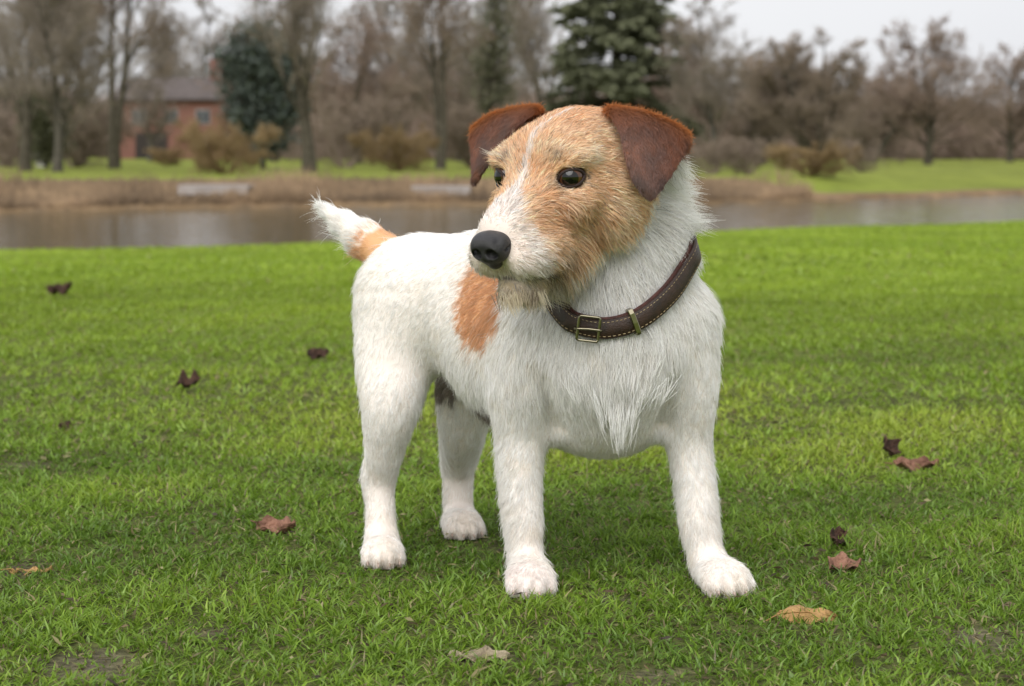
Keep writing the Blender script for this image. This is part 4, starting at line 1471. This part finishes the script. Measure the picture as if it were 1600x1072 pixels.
# forelegs: the hair sweeps backwards and down
for x, y in ((815, 700), (815, 780), (820, 860)):
    gd(P(x, y, 2.03), (-0.35, 0.2, -0.9), 0.015, 0.26)
    gd(P(x - 30, y, 2.07), (-0.4, 0.5, -0.75), 0.015, 0.42)
    gd(P(x + 30, y, 2.07), (0.15, 0.5, -0.85), 0.013, 0.28)
for x, y in ((1080, 700), (1090, 780), (1100, 860)):
    gd(P(x, y, 2.03), (0.15, 0.2, -0.95), 0.015, 0.25)
    gd(P(x + 28, y, 2.07), (0.3, 0.5, -0.8), 0.015, 0.28)
    gd(P(x - 28, y, 2.07), (-0.25, 0.5, -0.8), 0.015, 0.34)
for x, y, Y in ((829, 915, 1.99), (1128, 908, 1.99), (598, 868, 2.13), (722, 825, 2.29)):
    gd(P(x, y, Y), (0.05, -0.5, -0.75), 0.0090, 0.22)
# trunk
for x, y, Y in ((745, 420, 2.10), (700, 400, 2.15), (650, 400, 2.18), (730, 500, 2.10), (690, 480, 2.14), (640, 470, 2.15)):
    gd(P(x, y, Y), back_dir * 0.75 + DN * 0.65, 0.014, 0.20)
for x, y, Y in ((740, 355, 2.17), (680, 362, 2.21), (640, 378, 2.24), (860, 350, 2.14)):
    gd(P(x, y, Y), back_dir + DN * 0.1, 0.014, 0.22)
for x, y, Y in ((740, 580, 2.10), (760, 630, 2.10), (700, 580, 2.14), (690, 600, 2.18)):
    gd(P(x, y, Y), back_dir * 0.4 + DN * 0.9, 0.018, 0.28)
for x, y, Y in ((600, 480, 2.15), (575, 540, 2.17), (610, 560, 2.12), (600, 640, 2.10)):
    gd(P(x, y, Y), back_dir * 0.25 + DN, 0.013, 0.20)
for x, y, Y in ((598, 720, 2.16), (596, 800, 2.16), (720, 660, 2.25), (715, 730, 2.32), (716, 790, 2.32)):
    gd(P(x, y, Y), back_dir * 0.15 + DN, 0.013, 0.22)
gd(P(1000, 500, 2.19), (0.1, 0.8, -0.7), 0.018, 0.22)
gd(P(900, 500, 2.25), (-0.5, 0.6, -0.6), 0.018, 0.22)
gd(P(780, 500, 2.32), (-0.5, 0.6, -0.6), 0.018, 0.22)
# tail
for x, y, Y in ((610, 400, 2.262), (575, 375, 2.275), (540, 350, 2.285), (508, 326, 2.29)):
    gd(P(x, y, Y), _td, 0.020, 0.17)

GP = np.array([g[0] for g in GUIDE]); GD = np.array([g[1] for g in GUIDE])
GE = np.where(np.linalg.norm(GP - H(0.05, 0, -0.03), axis=1) < 0.115, 0.00012, 0.0009)
GL = np.array([g[2] for g in GUIDE]); GA = np.array([g[3] for g in GUIDE])
FLOW = np.zeros_like(BV); LEN = np.zeros(len(BV)); LIFT = np.zeros(len(BV))
for i0 in range(0, len(BV), 20000):
    v = BV[i0:i0 + 20000]
    d2 = ((v[:, None] - GP[None]) ** 2).sum(2)
    w = 1.0 / (d2 + GE[None]) ** 2 * (GE / 0.0003)[None] ** 0.5
    w /= w.sum(1)[:, None]
    FLOW[i0:i0 + 20000] = w @ GD; LEN[i0:i0 + 20000] = w @ GL; LIFT[i0:i0 + 20000] = w @ GA
for _ in range(14):
    cn = np.bincount(_e[:, 0], minlength=len(BV)) + np.bincount(_e[:, 1], minlength=len(BV))
    sm = lambda X: 0.5 * X + 0.5 * (np.bincount(_e[:, 0], X[_e[:, 1]], len(BV)) + np.bincount(_e[:, 1], X[_e[:, 0]], len(BV))) / cn
    LEN = sm(LEN); LIFT = sm(LIFT)
# ears: along the flap, very short
def sheet_dirs(S):
    g = np.gradient(S, axis=0)
    return g / (np.linalg.norm(g, axis=2)[..., None] + 1e-9)
for S, d, r, c in ((EAR_NEAR, dN, rowN, colN), (EAR_FAR, dF, rowF, colF)):
    w = np.where((d < 0.0065) & (r > 0.10))[0]
    D = sheet_dirs(S)
    FLOW[w] = D[np.round(r[w] * (S.shape[0] - 1)).astype(int), np.round(c[w] * (S.shape[1] - 1)).astype(int)]
    LEN[w] = np.interp(r[w], [0, 0.3, 0.45, 0.6, 1], [0.009, 0.009, 0.008, 0.0068, 0.0058])
    LIFT[w] = np.interp(r[w], [0, 0.3, 0.45, 0.6, 1], [0.5, 0.5, 0.36, 0.27, 0.22])
w = TAIL > 0
LEN[w] = np.maximum(LEN[w], 0.017)
FLOW -= (FLOW * BN).sum(1)[:, None] * BN
FLOW /= np.linalg.norm(FLOW, axis=1)[:, None] + 1e-9
# no hair on the bare rim, inside the sockets, under the nose leather
nose_c = H(0.141, 0, -0.048)
BARE = np.maximum(smoothstep(0.0155, 0.0138, eyed), smoothstep(0.0195, 0.0165, np.linalg.norm((BV - nose_c) * 1.0, axis=1)))
BARE = np.maximum(BARE, np.exp(-((U_ + 0.0805) / 0.0022) ** 2) * (F_ > 0.10) * (np.abs(L_) < 0.04))
LEN *= 1 - 0.72 * smoothstep(0.028, 0.015, eyed)
LEN *= 1 - 0.55 * smoothstep(0.034, 0.022, np.linalg.norm(BV - nose_c, axis=1)) * (U_ > -0.07)
LEN *= 1 - 0.26 * (1 - smoothstep(0.17, 0.12, np.linalg.norm(BV - H0, axis=1))) * (1 - TAIL)
LIFT *= 1 - 0.15 * (1 - smoothstep(0.17, 0.12, np.linalg.norm(BV - H0, axis=1)))
HEADNESS = smoothstep(0.17, 0.12, np.linalg.norm(BV - H0, axis=1))


def set_color_attr(me, name, C):
    a = me.attributes.new(name, 'FLOAT_COLOR', 'POINT')
    a.data.foreach_set('color', np.concatenate([C, np.ones((len(C), 1))], 1).astype(np.float32).ravel())


set_color_attr(body.data, 'coat', COLV)
m_skin, n, l, b = newmat('dog_skin')
a = n.new('ShaderNodeAttribute'); a.attribute_name = 'coat'
g = n.new('ShaderNodeMix'); g.data_type = 'RGBA'; g.blend_type = 'MULTIPLY'; g.inputs[0].default_value = 1.0
g.inputs[7].default_value = (0.84, 0.79, 0.76, 1)
l.new(a.outputs['Color'], g.inputs[6]); l.new(g.outputs[2], b.inputs['Base Color'])
b.inputs['Roughness'].default_value = 0.6
b.inputs['Specular IOR Level'].default_value = 0.25
body.data.materials.append(m_skin)

m_fur = bpy.data.materials.new('dog_fur')
m_fur.use_nodes = True
n, l = m_fur.node_tree.nodes, m_fur.node_tree.links
n.clear()
a = n.new('ShaderNodeAttribute'); a.attribute_name = 'coat'
df = n.new('ShaderNodeBsdfDiffuse'); tl = n.new('ShaderNodeBsdfTranslucent')
l.new(a.outputs['Color'], df.inputs['Color']); l.new(a.outputs['Color'], tl.inputs['Color'])
m1 = n.new('ShaderNodeMixShader'); m1.inputs[0].default_value = 0.38
l.new(df.outputs[0], m1.inputs[1]); l.new(tl.outputs[0], m1.inputs[2])
hr = n.new('ShaderNodeBsdfHair'); hr.component = 'Reflection'
hr.inputs['RoughnessU'].default_value = 0.35; hr.inputs['RoughnessV'].default_value = 0.6
hr.inputs['Color'].default_value = (0.9, 0.9, 0.92, 1)
m2 = n.new('ShaderNodeMixShader'); m2.inputs[0].default_value = 0.09
l.new(m1.outputs[0], m2.inputs[1]); l.new(hr.outputs[0], m2.inputs[2])
mo = n.new('ShaderNodeOutputMaterial'); l.new(m2.outputs[0], mo.inputs[0])


def make_fur(name, dens, clump, seed, lenmul=1.0, rad=0.00023, pick=None, jitter=0.16, liftmul=1.0, npt=6, colmul=0.13, clump_size=45, pts=None, noclump_ears=True):
    """dens: strands per square metre for each vertex"""
    rng = np.random.default_rng(seed)
    T = np.concatenate([BF[:, [0, 1, 2]], BF[:, [0, 2, 3]]])
    A = 0.5 * np.linalg.norm(np.cross(BV[T[:, 1]] - BV[T[:, 0]], BV[T[:, 2]] - BV[T[:, 0]]), axis=1)
    lam = A * dens[T].mean(1)
    cnt = rng.poisson(lam)
    ti = np.repeat(np.arange(len(T)), cnt)
    N = len(ti)
    u = rng.random((N, 2)); fl = u.sum(1) > 1; u[fl] = 1 - u[fl]
    wt = np.stack([1 - u.sum(1), u[:, 0], u[:, 1]], 1)
    ix = T[ti]
    it = lambda X: (X[ix] * wt.reshape((N, 3) + (1,) * (X.ndim - 1))).sum(1)
    root, nn, fw, L, lift = it(BV), it(BN), it(FLOW), it(LEN), it(LIFT)
    ear = it(EAR); bare = it(BARE)
    C = coat_colour(root + rng.normal(0, 0.0011, root.shape), (ear > 0.5).astype(float), it(EROW))
    keep = rng.random(N) > bare
    root, nn, fw, L, lift, ear, C = [x[keep] for x in (root, nn, fw, L, lift, ear, C)]
    N = len(root)
    nn /= np.linalg.norm(nn, axis=1)[:, None]
    fw += rng.normal(0, jitter, (N, 3)) + 0.10 * np.stack([vnoise(root, 260, seed + 5 + k) for k in range(3)], 1)
    fw -= (fw * nn).sum(1)[:, None] * nn
    fw /= np.linalg.norm(fw, axis=1)[:, None] + 1e-9
    L = L * rng.uniform(0.6, 1.2, N) * lenmul
    lift = np.clip(lift * liftmul * rng.uniform(0.6, 1.5, N), 0.08, 0.95)
    ca, sa = np.sqrt(1 - lift ** 2), lift
    s = np.linspace(0, 1, npt)
    side = np.cross(nn, fw)
    curl = rng.normal(0, 0.10, N)
    wav = rng.normal(0, 0.025, N); ph = rng.uniform(0, 6.28, N)
    Q = np.zeros((N, npt, 3))
    grav = np.clip(L / 0.03, 0, 1) * 0.22
    for k, t in enumerate(s):
        Q[:, k] = (root - nn * 0.0008 + (L * ca * t)[:, None] * fw + (L * sa * (t - 0.35 * t * t))[:, None] * nn
                   + (L * (curl * t * t + wav * np.sin(5 * t + ph) * t))[:, None] * side)
        Q[:, k, 2] -= L * grav * t * t
    if clump > 0:
        nc = max(1, N // clump_size)
        ci = rng.choice(N, nc, replace=False)
        kd = kdtree.KDTree(nc)
        for j, i in enumerate(ci): kd.insert(root[i], j)
        kd.balance()
        own = np.array([ci[kd.find(p)[1]] for p in root])
        cf = clump * rng.uniform(0.3, 1.0, N) * np.where(ear > 0.5, 0.25, 1.0)
        same = np.linalg.norm(root - root[own], axis=1) < 0.012
        cf *= same
        for k, t in enumerate(s):
            q = (cf * t ** 1.3)[:, None]
            Q[:, k] = Q[:, k] * (1 - q) + Q[own, k] * q
    Q = tuck_under_collar(Q)
    # keep above the ground
    Q[..., 2] = np.maximum(Q[..., 2], 0.002)
    lt = (rng.random(N) < 0.12) & (ear < 0.5)
    C = np.where(lt[:, None], C + (np.array([0.93, 0.86, 0.76]) - C) * 0.4, C)
    C = np.clip(C * (1 + colmul * rng.normal(0, 1, N))[:, None], 0.01, 0.975)
    cu = bpy.data.hair_curves.new(name)
    cu.add_curves([npt] * N)
    cu.attributes['position'].data.foreach_set('vector', (Q - DOG_BASE).astype(np.float32).ravel())
    ra = cu.attributes.get('radius') or cu.attributes.new('radius', 'FLOAT', 'POINT')
    prof = np.interp(s, [0, 0.4, 1], [1.0, 0.85, 0.12])
    rr = rad * rng.uniform(0.7, 1.25, N)[:, None] * prof[None]
    ra.data.foreach_set('value', rr.astype(np.float32).ravel())
    ca_ = cu.attributes.new('coat', 'FLOAT_COLOR', 'CURVE')
    ca_.data.foreach_set('color', np.concatenate([C, np.ones((N, 1))], 1).astype(np.float32).ravel())
    cu.materials.append(m_fur)
    o = bpy.data.objects.new(name, cu)
    COL.objects.link(o)
    o.parent = dog
    print(name, N)
    return o


back = np.where((BN @ np.array([0, 1.0, 0])) > 0.55, 0.5, 1.0)
make_fur('undercoat', (0.75e6 + 0.9e6 * HEADNESS + 2.0e6 * EAR + 0.5e6 * smoothstep(0.14, 0.08, BV[:, 2])) * back, 0.55, 21, clump_size=60)
# wiry top coat: thicker, in small locks, on the head, the chest and the neck
front = smoothstep(2.12, 2.06, BV[:, 1]) * smoothstep(0.12, 0.16, BV[:, 2])
make_fur('ear_hair', 1.1e6 * EAR, 0.45, 24, lenmul=1.05, rad=0.00028, jitter=0.16, liftmul=0.9, colmul=0.22, clump_size=12)
make_fur('leg_hair', 0.16e6 * smoothstep(0.17, 0.13, BV[:, 2]) * smoothstep(0.015, 0.03, BV[:, 2]), 0.7, 26, lenmul=1.25, rad=0.00030, jitter=0.25, liftmul=1.2, colmul=0.12, clump_size=10)
make_fur('chest_hair', 0.14e6 * front * (1 - HEADNESS), 0.8, 25, lenmul=1.3, rad=0.00030, jitter=0.25, liftmul=1.2, colmul=0.12, clump_size=14)
make_fur('wire_hair', 0.42e6 * HEADNESS * (1 - EAR), 0.75, 23, lenmul=1.4, rad=0.00038, jitter=0.24, liftmul=1.25, colmul=0.30, clump_size=9)
# sparse longer guard hairs that break the outline
make_fur('guard_hair', 0.06e6 * (1 + HEADNESS) * (1 + EAR), 0.45, 22, lenmul=1.5, rad=0.00020, jitter=0.35, liftmul=1.5, colmul=0.10, clump_size=5)


def tuft(name, base, spread, dirv, L, n, seed, col, rad=0.00028, curl=0.25):
    """a hand placed lock of long hair"""
    rng = np.random.default_rng(seed)
    d = np.asarray(dirv, float); d /= np.linalg.norm(d)
    root = base + rng.normal(0, 1, (n, 3)) * np.asarray(spread)
    dd = d + rng.normal(0, 0.12, (n, 3)); dd /= np.linalg.norm(dd, axis=1)[:, None]
    LL = L * rng.uniform(0.55, 1.1, n)
    tip = base + d * L
    npt = 6
    Q = np.zeros((n, npt, 3)); bend = rng.normal(0, curl, (n, 3)) * 0.25
    for k, t in enumerate(np.linspace(0, 1, npt)):
        q = root + dd * (LL * t)[:, None] + bend * (LL * t * t)[:, None]
        w = (0.55 * t ** 1.2)
        Q[:, k] = q * (1 - w) + (root.mean(0) + (tip - base) * (LL / L * t)[:, None]) * w
    return Q, np.clip(np.asarray(col) * (1 + 0.1 * rng.normal(size=n))[:, None], 0.01, 0.975), rad


def emit(name, sets):
    Q = np.concatenate([q[0] for q in sets]); C = np.concatenate([q[1] for q in sets]); rad = np.concatenate([np.full(len(q[0]), q[2]) for q in sets])
    cu = bpy.data.hair_curves.new(name)
    N, npt = Q.shape[:2]
    cu.add_curves([npt] * N)
    cu.attributes['position'].data.foreach_set('vector', (Q - DOG_BASE).astype(np.float32).ravel())
    ra = cu.attributes.get('radius') or cu.attributes.new('radius', 'FLOAT', 'POINT')
    prof = np.interp(np.linspace(0, 1, npt), [0, 0.5, 1], [1.0, 0.8, 0.12])
    ra.data.foreach_set('value', (rad[:, None] * prof[None]).astype(np.float32).ravel())
    ca = cu.attributes.new('coat', 'FLOAT_COLOR', 'CURVE')
    ca.data.foreach_set('color', np.concatenate([C, np.ones((N, 1))], 1).astype(np.float32).ravel())
    cu.materials.append(m_fur)
    o = bpy.data.objects.new(name, cu); COL.objects.link(o); o.parent = dog
    return o


locks = []
r_ = np.random.default_rng(77)
for px, py, L in ((962, 628, 0.040), (974, 640, 0.042), (950, 622, 0.034), (966, 655, 0.036), (985, 625, 0.03), (1000, 595, 0.030), (940, 600, 0.030), (985, 575, 0.030), (900, 600, 0.024), (1035, 590, 0.026), (910, 570, 0.026), (1020, 560, 0.028)):
    p = on_skin(px, py)
    locks.append(tuft('', p, (0.008, 0.002, 0.006), ((955 - px) / 260.0 + 0.05, -0.22, -1), L * 0.9, 45, int(px * 7 + py), WHITE))
for k in range(84):                                                                    # beard
    if k < 26: px, py = r_.uniform(778, 880), r_.uniform(454, 466)
    else: px = r_.uniform(845, 918); py = 468 - (px - 845) * 0.30 - r_.uniform(0, 16)
    p = on_skin(px, py)
    if p[1] > 2.0: continue
    locks.append(tuft('', p, (0.004, 0.003, 0.002), (0.22 + r_.normal(0, 0.22), -0.15, -1), r_.uniform(0.012, 0.022) * (1.0 if px < 870 else 1.35), 22, 900 + k, [[0.50, 0.41, 0.28], [0.72, 0.63, 0.48], [0.24, 0.17, 0.12], [0.66, 0.56, 0.40]][int(r_.integers(0, 4))], 0.00026))
for k in range(40):                                                                    # nape
    py = r_.uniform(285, 352)
    p = P(1034 + (py - 285) * 0.45, py, 2.045)
    locks.append(tuft('', p, (0.004, 0.008, 0.004), (0.9, 0.1, r_.uniform(-0.5, 0.15)), r_.uniform(0.020, 0.042), 26, 700 + k, WHITE, 0.00024))
emit('locks', locks)
# brow hairs, lashes and whiskers
hairs = []
for c, g, s in EYES:
    for k in range(14):
        b0 = H(0.060 - 0.001 * k, s * (0.030 + 0.0014 * k), 0.0165)
        hairs.append(tuft('', b0, (0.001, 0.001, 0.001), hf * 0.6 + hl * s * (0.3 + 0.05 * k) + hu * 0.55, r_.uniform(0.010, 0.020), 4, 400 + k, [0.86, 0.78, 0.66], 0.00020, 0.5))
    for k in range(10):
        b0 = H(0.118 - 0.003 * k, s * (0.020 + 0.0015 * k), -0.060 - 0.002 * (k % 3))
        hairs.append(tuft('', b0, (0.0005, 0.0005, 0.0005), hl * s + hf * 0.1 - hu * 0.5, r_.uniform(0.02, 0.036), 1, 500 + k, [0.75, 0.7, 0.62], 0.00018, 0.6))
emit('whiskers', hairs)
# ================================================================== eyes, lids, nose leather
m_eye, n, l, b = newmat('dog_eye')
t = n.new('ShaderNodeTexCoord'); sp = n.new('ShaderNodeSeparateXYZ'); l.new(t.outputs['Object'], sp.inputs[0])
r = n.new('ShaderNodeValToRGB'); mp = n.new('ShaderNodeMapRange')
mp.inputs['From Min'].default_value = -EYE_R; mp.inputs['From Max'].default_value = EYE_R
l.new(sp.outputs['Z'], mp.inputs['Value']); l.new(mp.outputs[0], r.inputs[0])
el = r.color_ramp.elements
el[0].position = 0.0; el[0].color = (0.12, 0.07, 0.05, 1)
el[1].position = 1.0; el[1].color = (0.002, 0.002, 0.002, 1)
for pos, col in ((0.66, (0.03, 0.018, 0.014)), (0.76, (0.008, 0.005, 0.004)), (0.81, (0.060, 0.024, 0.010)), (0.92, (0.085, 0.032, 0.013)), (0.950, (0.002, 0.002, 0.002))):
    e = el.new(pos); e.color = (*col, 1)
l.new(r.outputs[0], b.inputs['Base Color'])
b.inputs['Roughness'].default_value = 0.03
b.inputs['Specular IOR Level'].default_value = 0.55
b.inputs['Coat Weight'].default_value = 0.0; b.inputs['Coat Roughness'].default_value = 0.02
m_lid = noise_mat('dog_eyelid', (0.016, 0.010, 0.010), (0.045, 0.026, 0.024), 700, 0.55, bump=0.3, bscale=1500, spec=0.3)
for c, g, s in EYES:
    me = bpy.data.meshes.new('eye')
    bm = bmesh.new(); bmesh.ops.create_uvsphere(bm, u_segments=40, v_segments=28, radius=EYE_R)
    # corneal bulge
    for v in bm.verts:
        if v.co.z > EYE_R * 0.6: v.co.z += (v.co.z / EYE_R - 0.6) * 0.0035
    for f in bm.faces: f.smooth = True
    bm.to_mesh(me); bm.free()
    me.materials.append(m_eye)
    eye = bpy.data.objects.new('eye', me); COL.objects.link(eye)
    gz = hf * 0.86 + hl * s * 0.50 + hu * 0.02
    eye.parent = dog
    eye.location = Vector(c - DOG_BASE)
    eye.rotation_euler = Vector(gz).to_track_quat('Z', 'Y').to_euler()
    ey = hu - (hu @ g) * g; ey /= np.linalg.norm(ey); ex = np.cross(ey, g); ex *= np.sign(ex @ hl) * s   # ex points outwards
    pts = []
    R = EYE_R + 0.0004
    for k in range(48):
        a = 2 * math.pi * k / 48
        x = 0.0122 * math.cos(a); y = (0.0080 if math.sin(a) > 0 else 0.0074) * math.sin(a) * (1 - 0.22 * math.cos(a) ** 4) + 0.0008 * math.cos(a)
        if math.cos(a) < -0.85: y -= 0.0012
        z = math.sqrt(max(R * R - x * x - y * y, 1e-8))
        pts.append(c + ex * x + ey * y + g * z)
    lid = bar_loop('eyelid', pts, 0.0014, m_lid, None, True, 10)
    lid.parent = eye
    lid.matrix_parent_inverse = (Matrix.Translation(Vector(c)) @ eye.rotation_euler.to_matrix().to_4x4()).inverted()

m_nose = noise_mat('nose_leather', (0.010, 0.009, 0.011), (0.020, 0.018, 0.021), 500, 0.28, bump=0.35, bscale=1500, spec=0.5)
_saved = (VOX, G0, GN, _ax, FIELD)
nc_ = H(0.138, 0, -0.048)
set_grid(nc_ - 0.034, nc_ + 0.034, 0.0007)
ell(H(0.137, 0, -0.043), (0.0150, 0.0178, 0.0115), HR, 0.004)
for s in (-1, 1):
    ell(H(0.139, s * 0.0100, -0.047), (0.0125, 0.0086, 0.0118), HR, 0.005)
ell(H(0.139, 0, -0.053), (0.0120, 0.0110, 0.0095), HR, 0.005)
ell(H(0.134, 0, -0.062), (0.0085, 0.0050, 0.0060), HR, 0.005)
for s in (-1, 1):
    ell(H(0.1515, s * 0.0080, -0.0505), (0.0080, 0.0052, 0.0046), HR, 0.002, True)
    cone(H(0.1480, s * 0.0115, -0.0510), H(0.1370, s * 0.0195, -0.0460), 0.0017, 0.0013, 0.002, True)
cone(H(0.1575, 0, -0.051), H(0.1430, 0, -0.074), 0.0008, 0.0008, 0.002, True)
NV, NF = surface_nets(FIELD)
VOX, G0, GN, _ax, FIELD = _saved
nose = mesh_obj('nose', NV - DOG_BASE, NF, m_nose, None)
nose.parent = dog

m_claw = noise_mat('dog_claw', (0.30, 0.22, 0.18), (0.46, 0.36, 0.30), 400, 0.4, spec=0.4)
for q, fw, s in CLAWS:
    p0 = np.array([q[0], q[1], q[2]])
    cl_ = bar_loop('claw', [p0, p0 + fw * s * 0.10 + np.array([0, 0, -s * 0.05]), p0 + fw * s * 0.17 + np.array([0, 0, -s * 0.15])], s * 0.055, m_claw, None, False, 7)
    v = np.zeros(len(cl_.data.vertices) * 3); cl_.data.vertices.foreach_get('co', v); v = v.reshape(3, 7, 3)
    v[2] = v[2].mean(0) + (v[2] - v[2].mean(0)) * 0.25
    cl_.data.vertices.foreach_set('co', v.ravel())
    cl_.parent = dog; cl_.location = -Vector(DOG_BASE)
# ================================================================== fallen leaves, each its own thing
def leaf_mat(name, c0, c1):
    return noise_mat(name, c0, c1, 60, 0.75, bump=0.5, bscale=260, spec=0.3)


LM = [leaf_mat('dry_leaf_brown', srgb(96, 66, 52), srgb(156, 116, 96)), leaf_mat('dry_leaf_dark', srgb(48, 34, 27), srgb(84, 60, 47)),
      leaf_mat('dry_leaf_ochre', srgb(138, 108, 62), srgb(184, 146, 96)), leaf_mat('dry_leaf_grey', srgb(118, 104, 84), srgb(166, 154, 128))]


def leaf(px, py, length, width, ang, curl, fold, mat, label, seed, lift=0.012, tilt=0.0, lobes=0.06):
    r = np.random.default_rng(seed)
    nu, nv = 15, 9
    V = []
    ph = r.uniform(0, 6.28, 4)
    for i in range(nu):
        t = i / (nu - 1)
        half = width * 0.5 * (math.sin(math.pi * min(max(t, 0.0), 1.0) ** 0.85) ** 0.75) * (1 + lobes * math.sin(t * 21 + ph[0])) + 0.0004
        for j in range(nv):
            s = j / (nv - 1) * 2 - 1
            x = (t - 0.5) * length
            y = s * half
            z = curl * length * ((t - 0.5) * 2) ** 2 * (1 if t > 0.5 else 0.5) + fold * half * abs(s) ** 1.4 + 0.05 * width * math.sin(t * 9 + ph[1]) * s + 0.03 * width * math.sin(s * 6 + ph[2] + t * 5)
            z += 0.10 * width * math.sin(t * 13 + ph[3] + 2.5 * s) * math.sin(s * 4.2 + ph[0]) * max(0.3, 1 + fold * 1.5)
            y += 0.10 * width * math.sin(t * 11 + ph[2]) * max(0.0, 0.3 + fold)
            if j % 2 == 0: z += 0.012 * width * math.sin(t * 30 + ph[3])
            V.append((x, y, z))
    F = [(i * nv + j, (i + 1) * nv + j, (i + 1) * nv + j + 1, i * nv + j + 1) for i in range(nu - 1) for j in range(nv - 1)]
    # midrib and stalk as a raised strip
    p = ground_at(px, py)
    root = empty('fallen_leaf', (p[0], p[1], p[2]))
    R = Matrix.Rotation(ang, 4, 'Z') @ Matrix.Rotation(tilt, 4, 'X')
    V = np.array([R @ Vector(v) for v in V]); V[:, 2] += lift - 0.007 - min(V[:, 2].min(), 0) * 0.5
    o = mesh_obj('blade', V + p, F, mat, root)
    sm = o.modifiers.new('thick', 'SOLIDIFY'); sm.thickness = 0.0009
    rib = [V[i * nv + nv // 2] + p + np.array([0, 0, 0.0006]) for i in range(nu)]
    d = rib[0] - rib[1]; d /= np.linalg.norm(d)
    rib = [rib[0] + d * length * 0.22 + np.array([0, 0, -0.003])] + rib
    bar_loop('stalk', rib, 0.0008, mat, root, False, 5)
    return tag(root, label, 'leaf', 'leaves fallen on the lawn')


leaf(1262, 968, 0.056, 0.036, 0.12, -0.10, -0.15, LM[2], 'ochre yellow fallen leaf in front of the dog\'s outstretched paw', 1, 0.008, 0.25)
leaf(1318, 893, 0.038, 0.030, 0.5, 0.15, 0.55, LM[0], 'pinkish brown curled leaf just behind the ochre leaf', 2, 0.008, 0.3)
leaf(1306, 856, 0.026, 0.020, 1.3, 0.5, 0.8, LM[1], 'small dark curled leaf behind the pinkish brown leaf', 3, 0.010, 0.6)
leaf(1432, 736, 0.060, 0.026, -0.35, 0.22, 0.7, LM[0], 'long crumpled brown leaf lying right of the dog', 4, 0.008, 0.3, 0.12)
leaf(1386, 716, 0.028, 0.028, 0.9, 0.6, 0.5, LM[1], 'upright rust brown leaf at the end of the crumpled leaf', 5, 0.016, 1.0)
leaf(432, 832, 0.052, 0.028, -0.45, 0.2, 0.6, LM[0], 'reddish brown leaf left of the dog\'s near hind paw', 6, 0.008, 0.35)
leaf(294, 612, 0.040, 0.034, 0.2, 0.4, 0.8, LM[1], 'dark brown leaf in the middle of the lawn on the left', 7, 0.016, 0.5)
leaf(497, 567, 0.045, 0.034, -0.1, 0.4, 0.7, LM[1], 'dark brown leaf nearest to the dog\'s rump', 8, 0.016, 0.5)
leaf(94, 466, 0.075, 0.05, 0.0, 0.4, 0.7, LM[1], 'farthest brown leaf on the lawn at the left', 9, 0.02, 0.4)
leaf(748, 1030, 0.052, 0.026, 0.15, 0.05, 0.2, LM[3], 'greyish torn leaf on the bare soil in the foreground', 10, 0.006, 0.15, 0.22)
leaf(104, 672, 0.035, 0.022, 0.7, 0.3, 0.7, LM[1], 'small dark leaf half sunk in the grass at the far left', 11, 0.004, 0.6)
leaf(48, 894, 0.042, 0.020, 0.3, 0.1, 0.3, LM[2], 'pale straw coloured leaf scrap at the left edge', 12, 0.004, 0.1, 0.2)
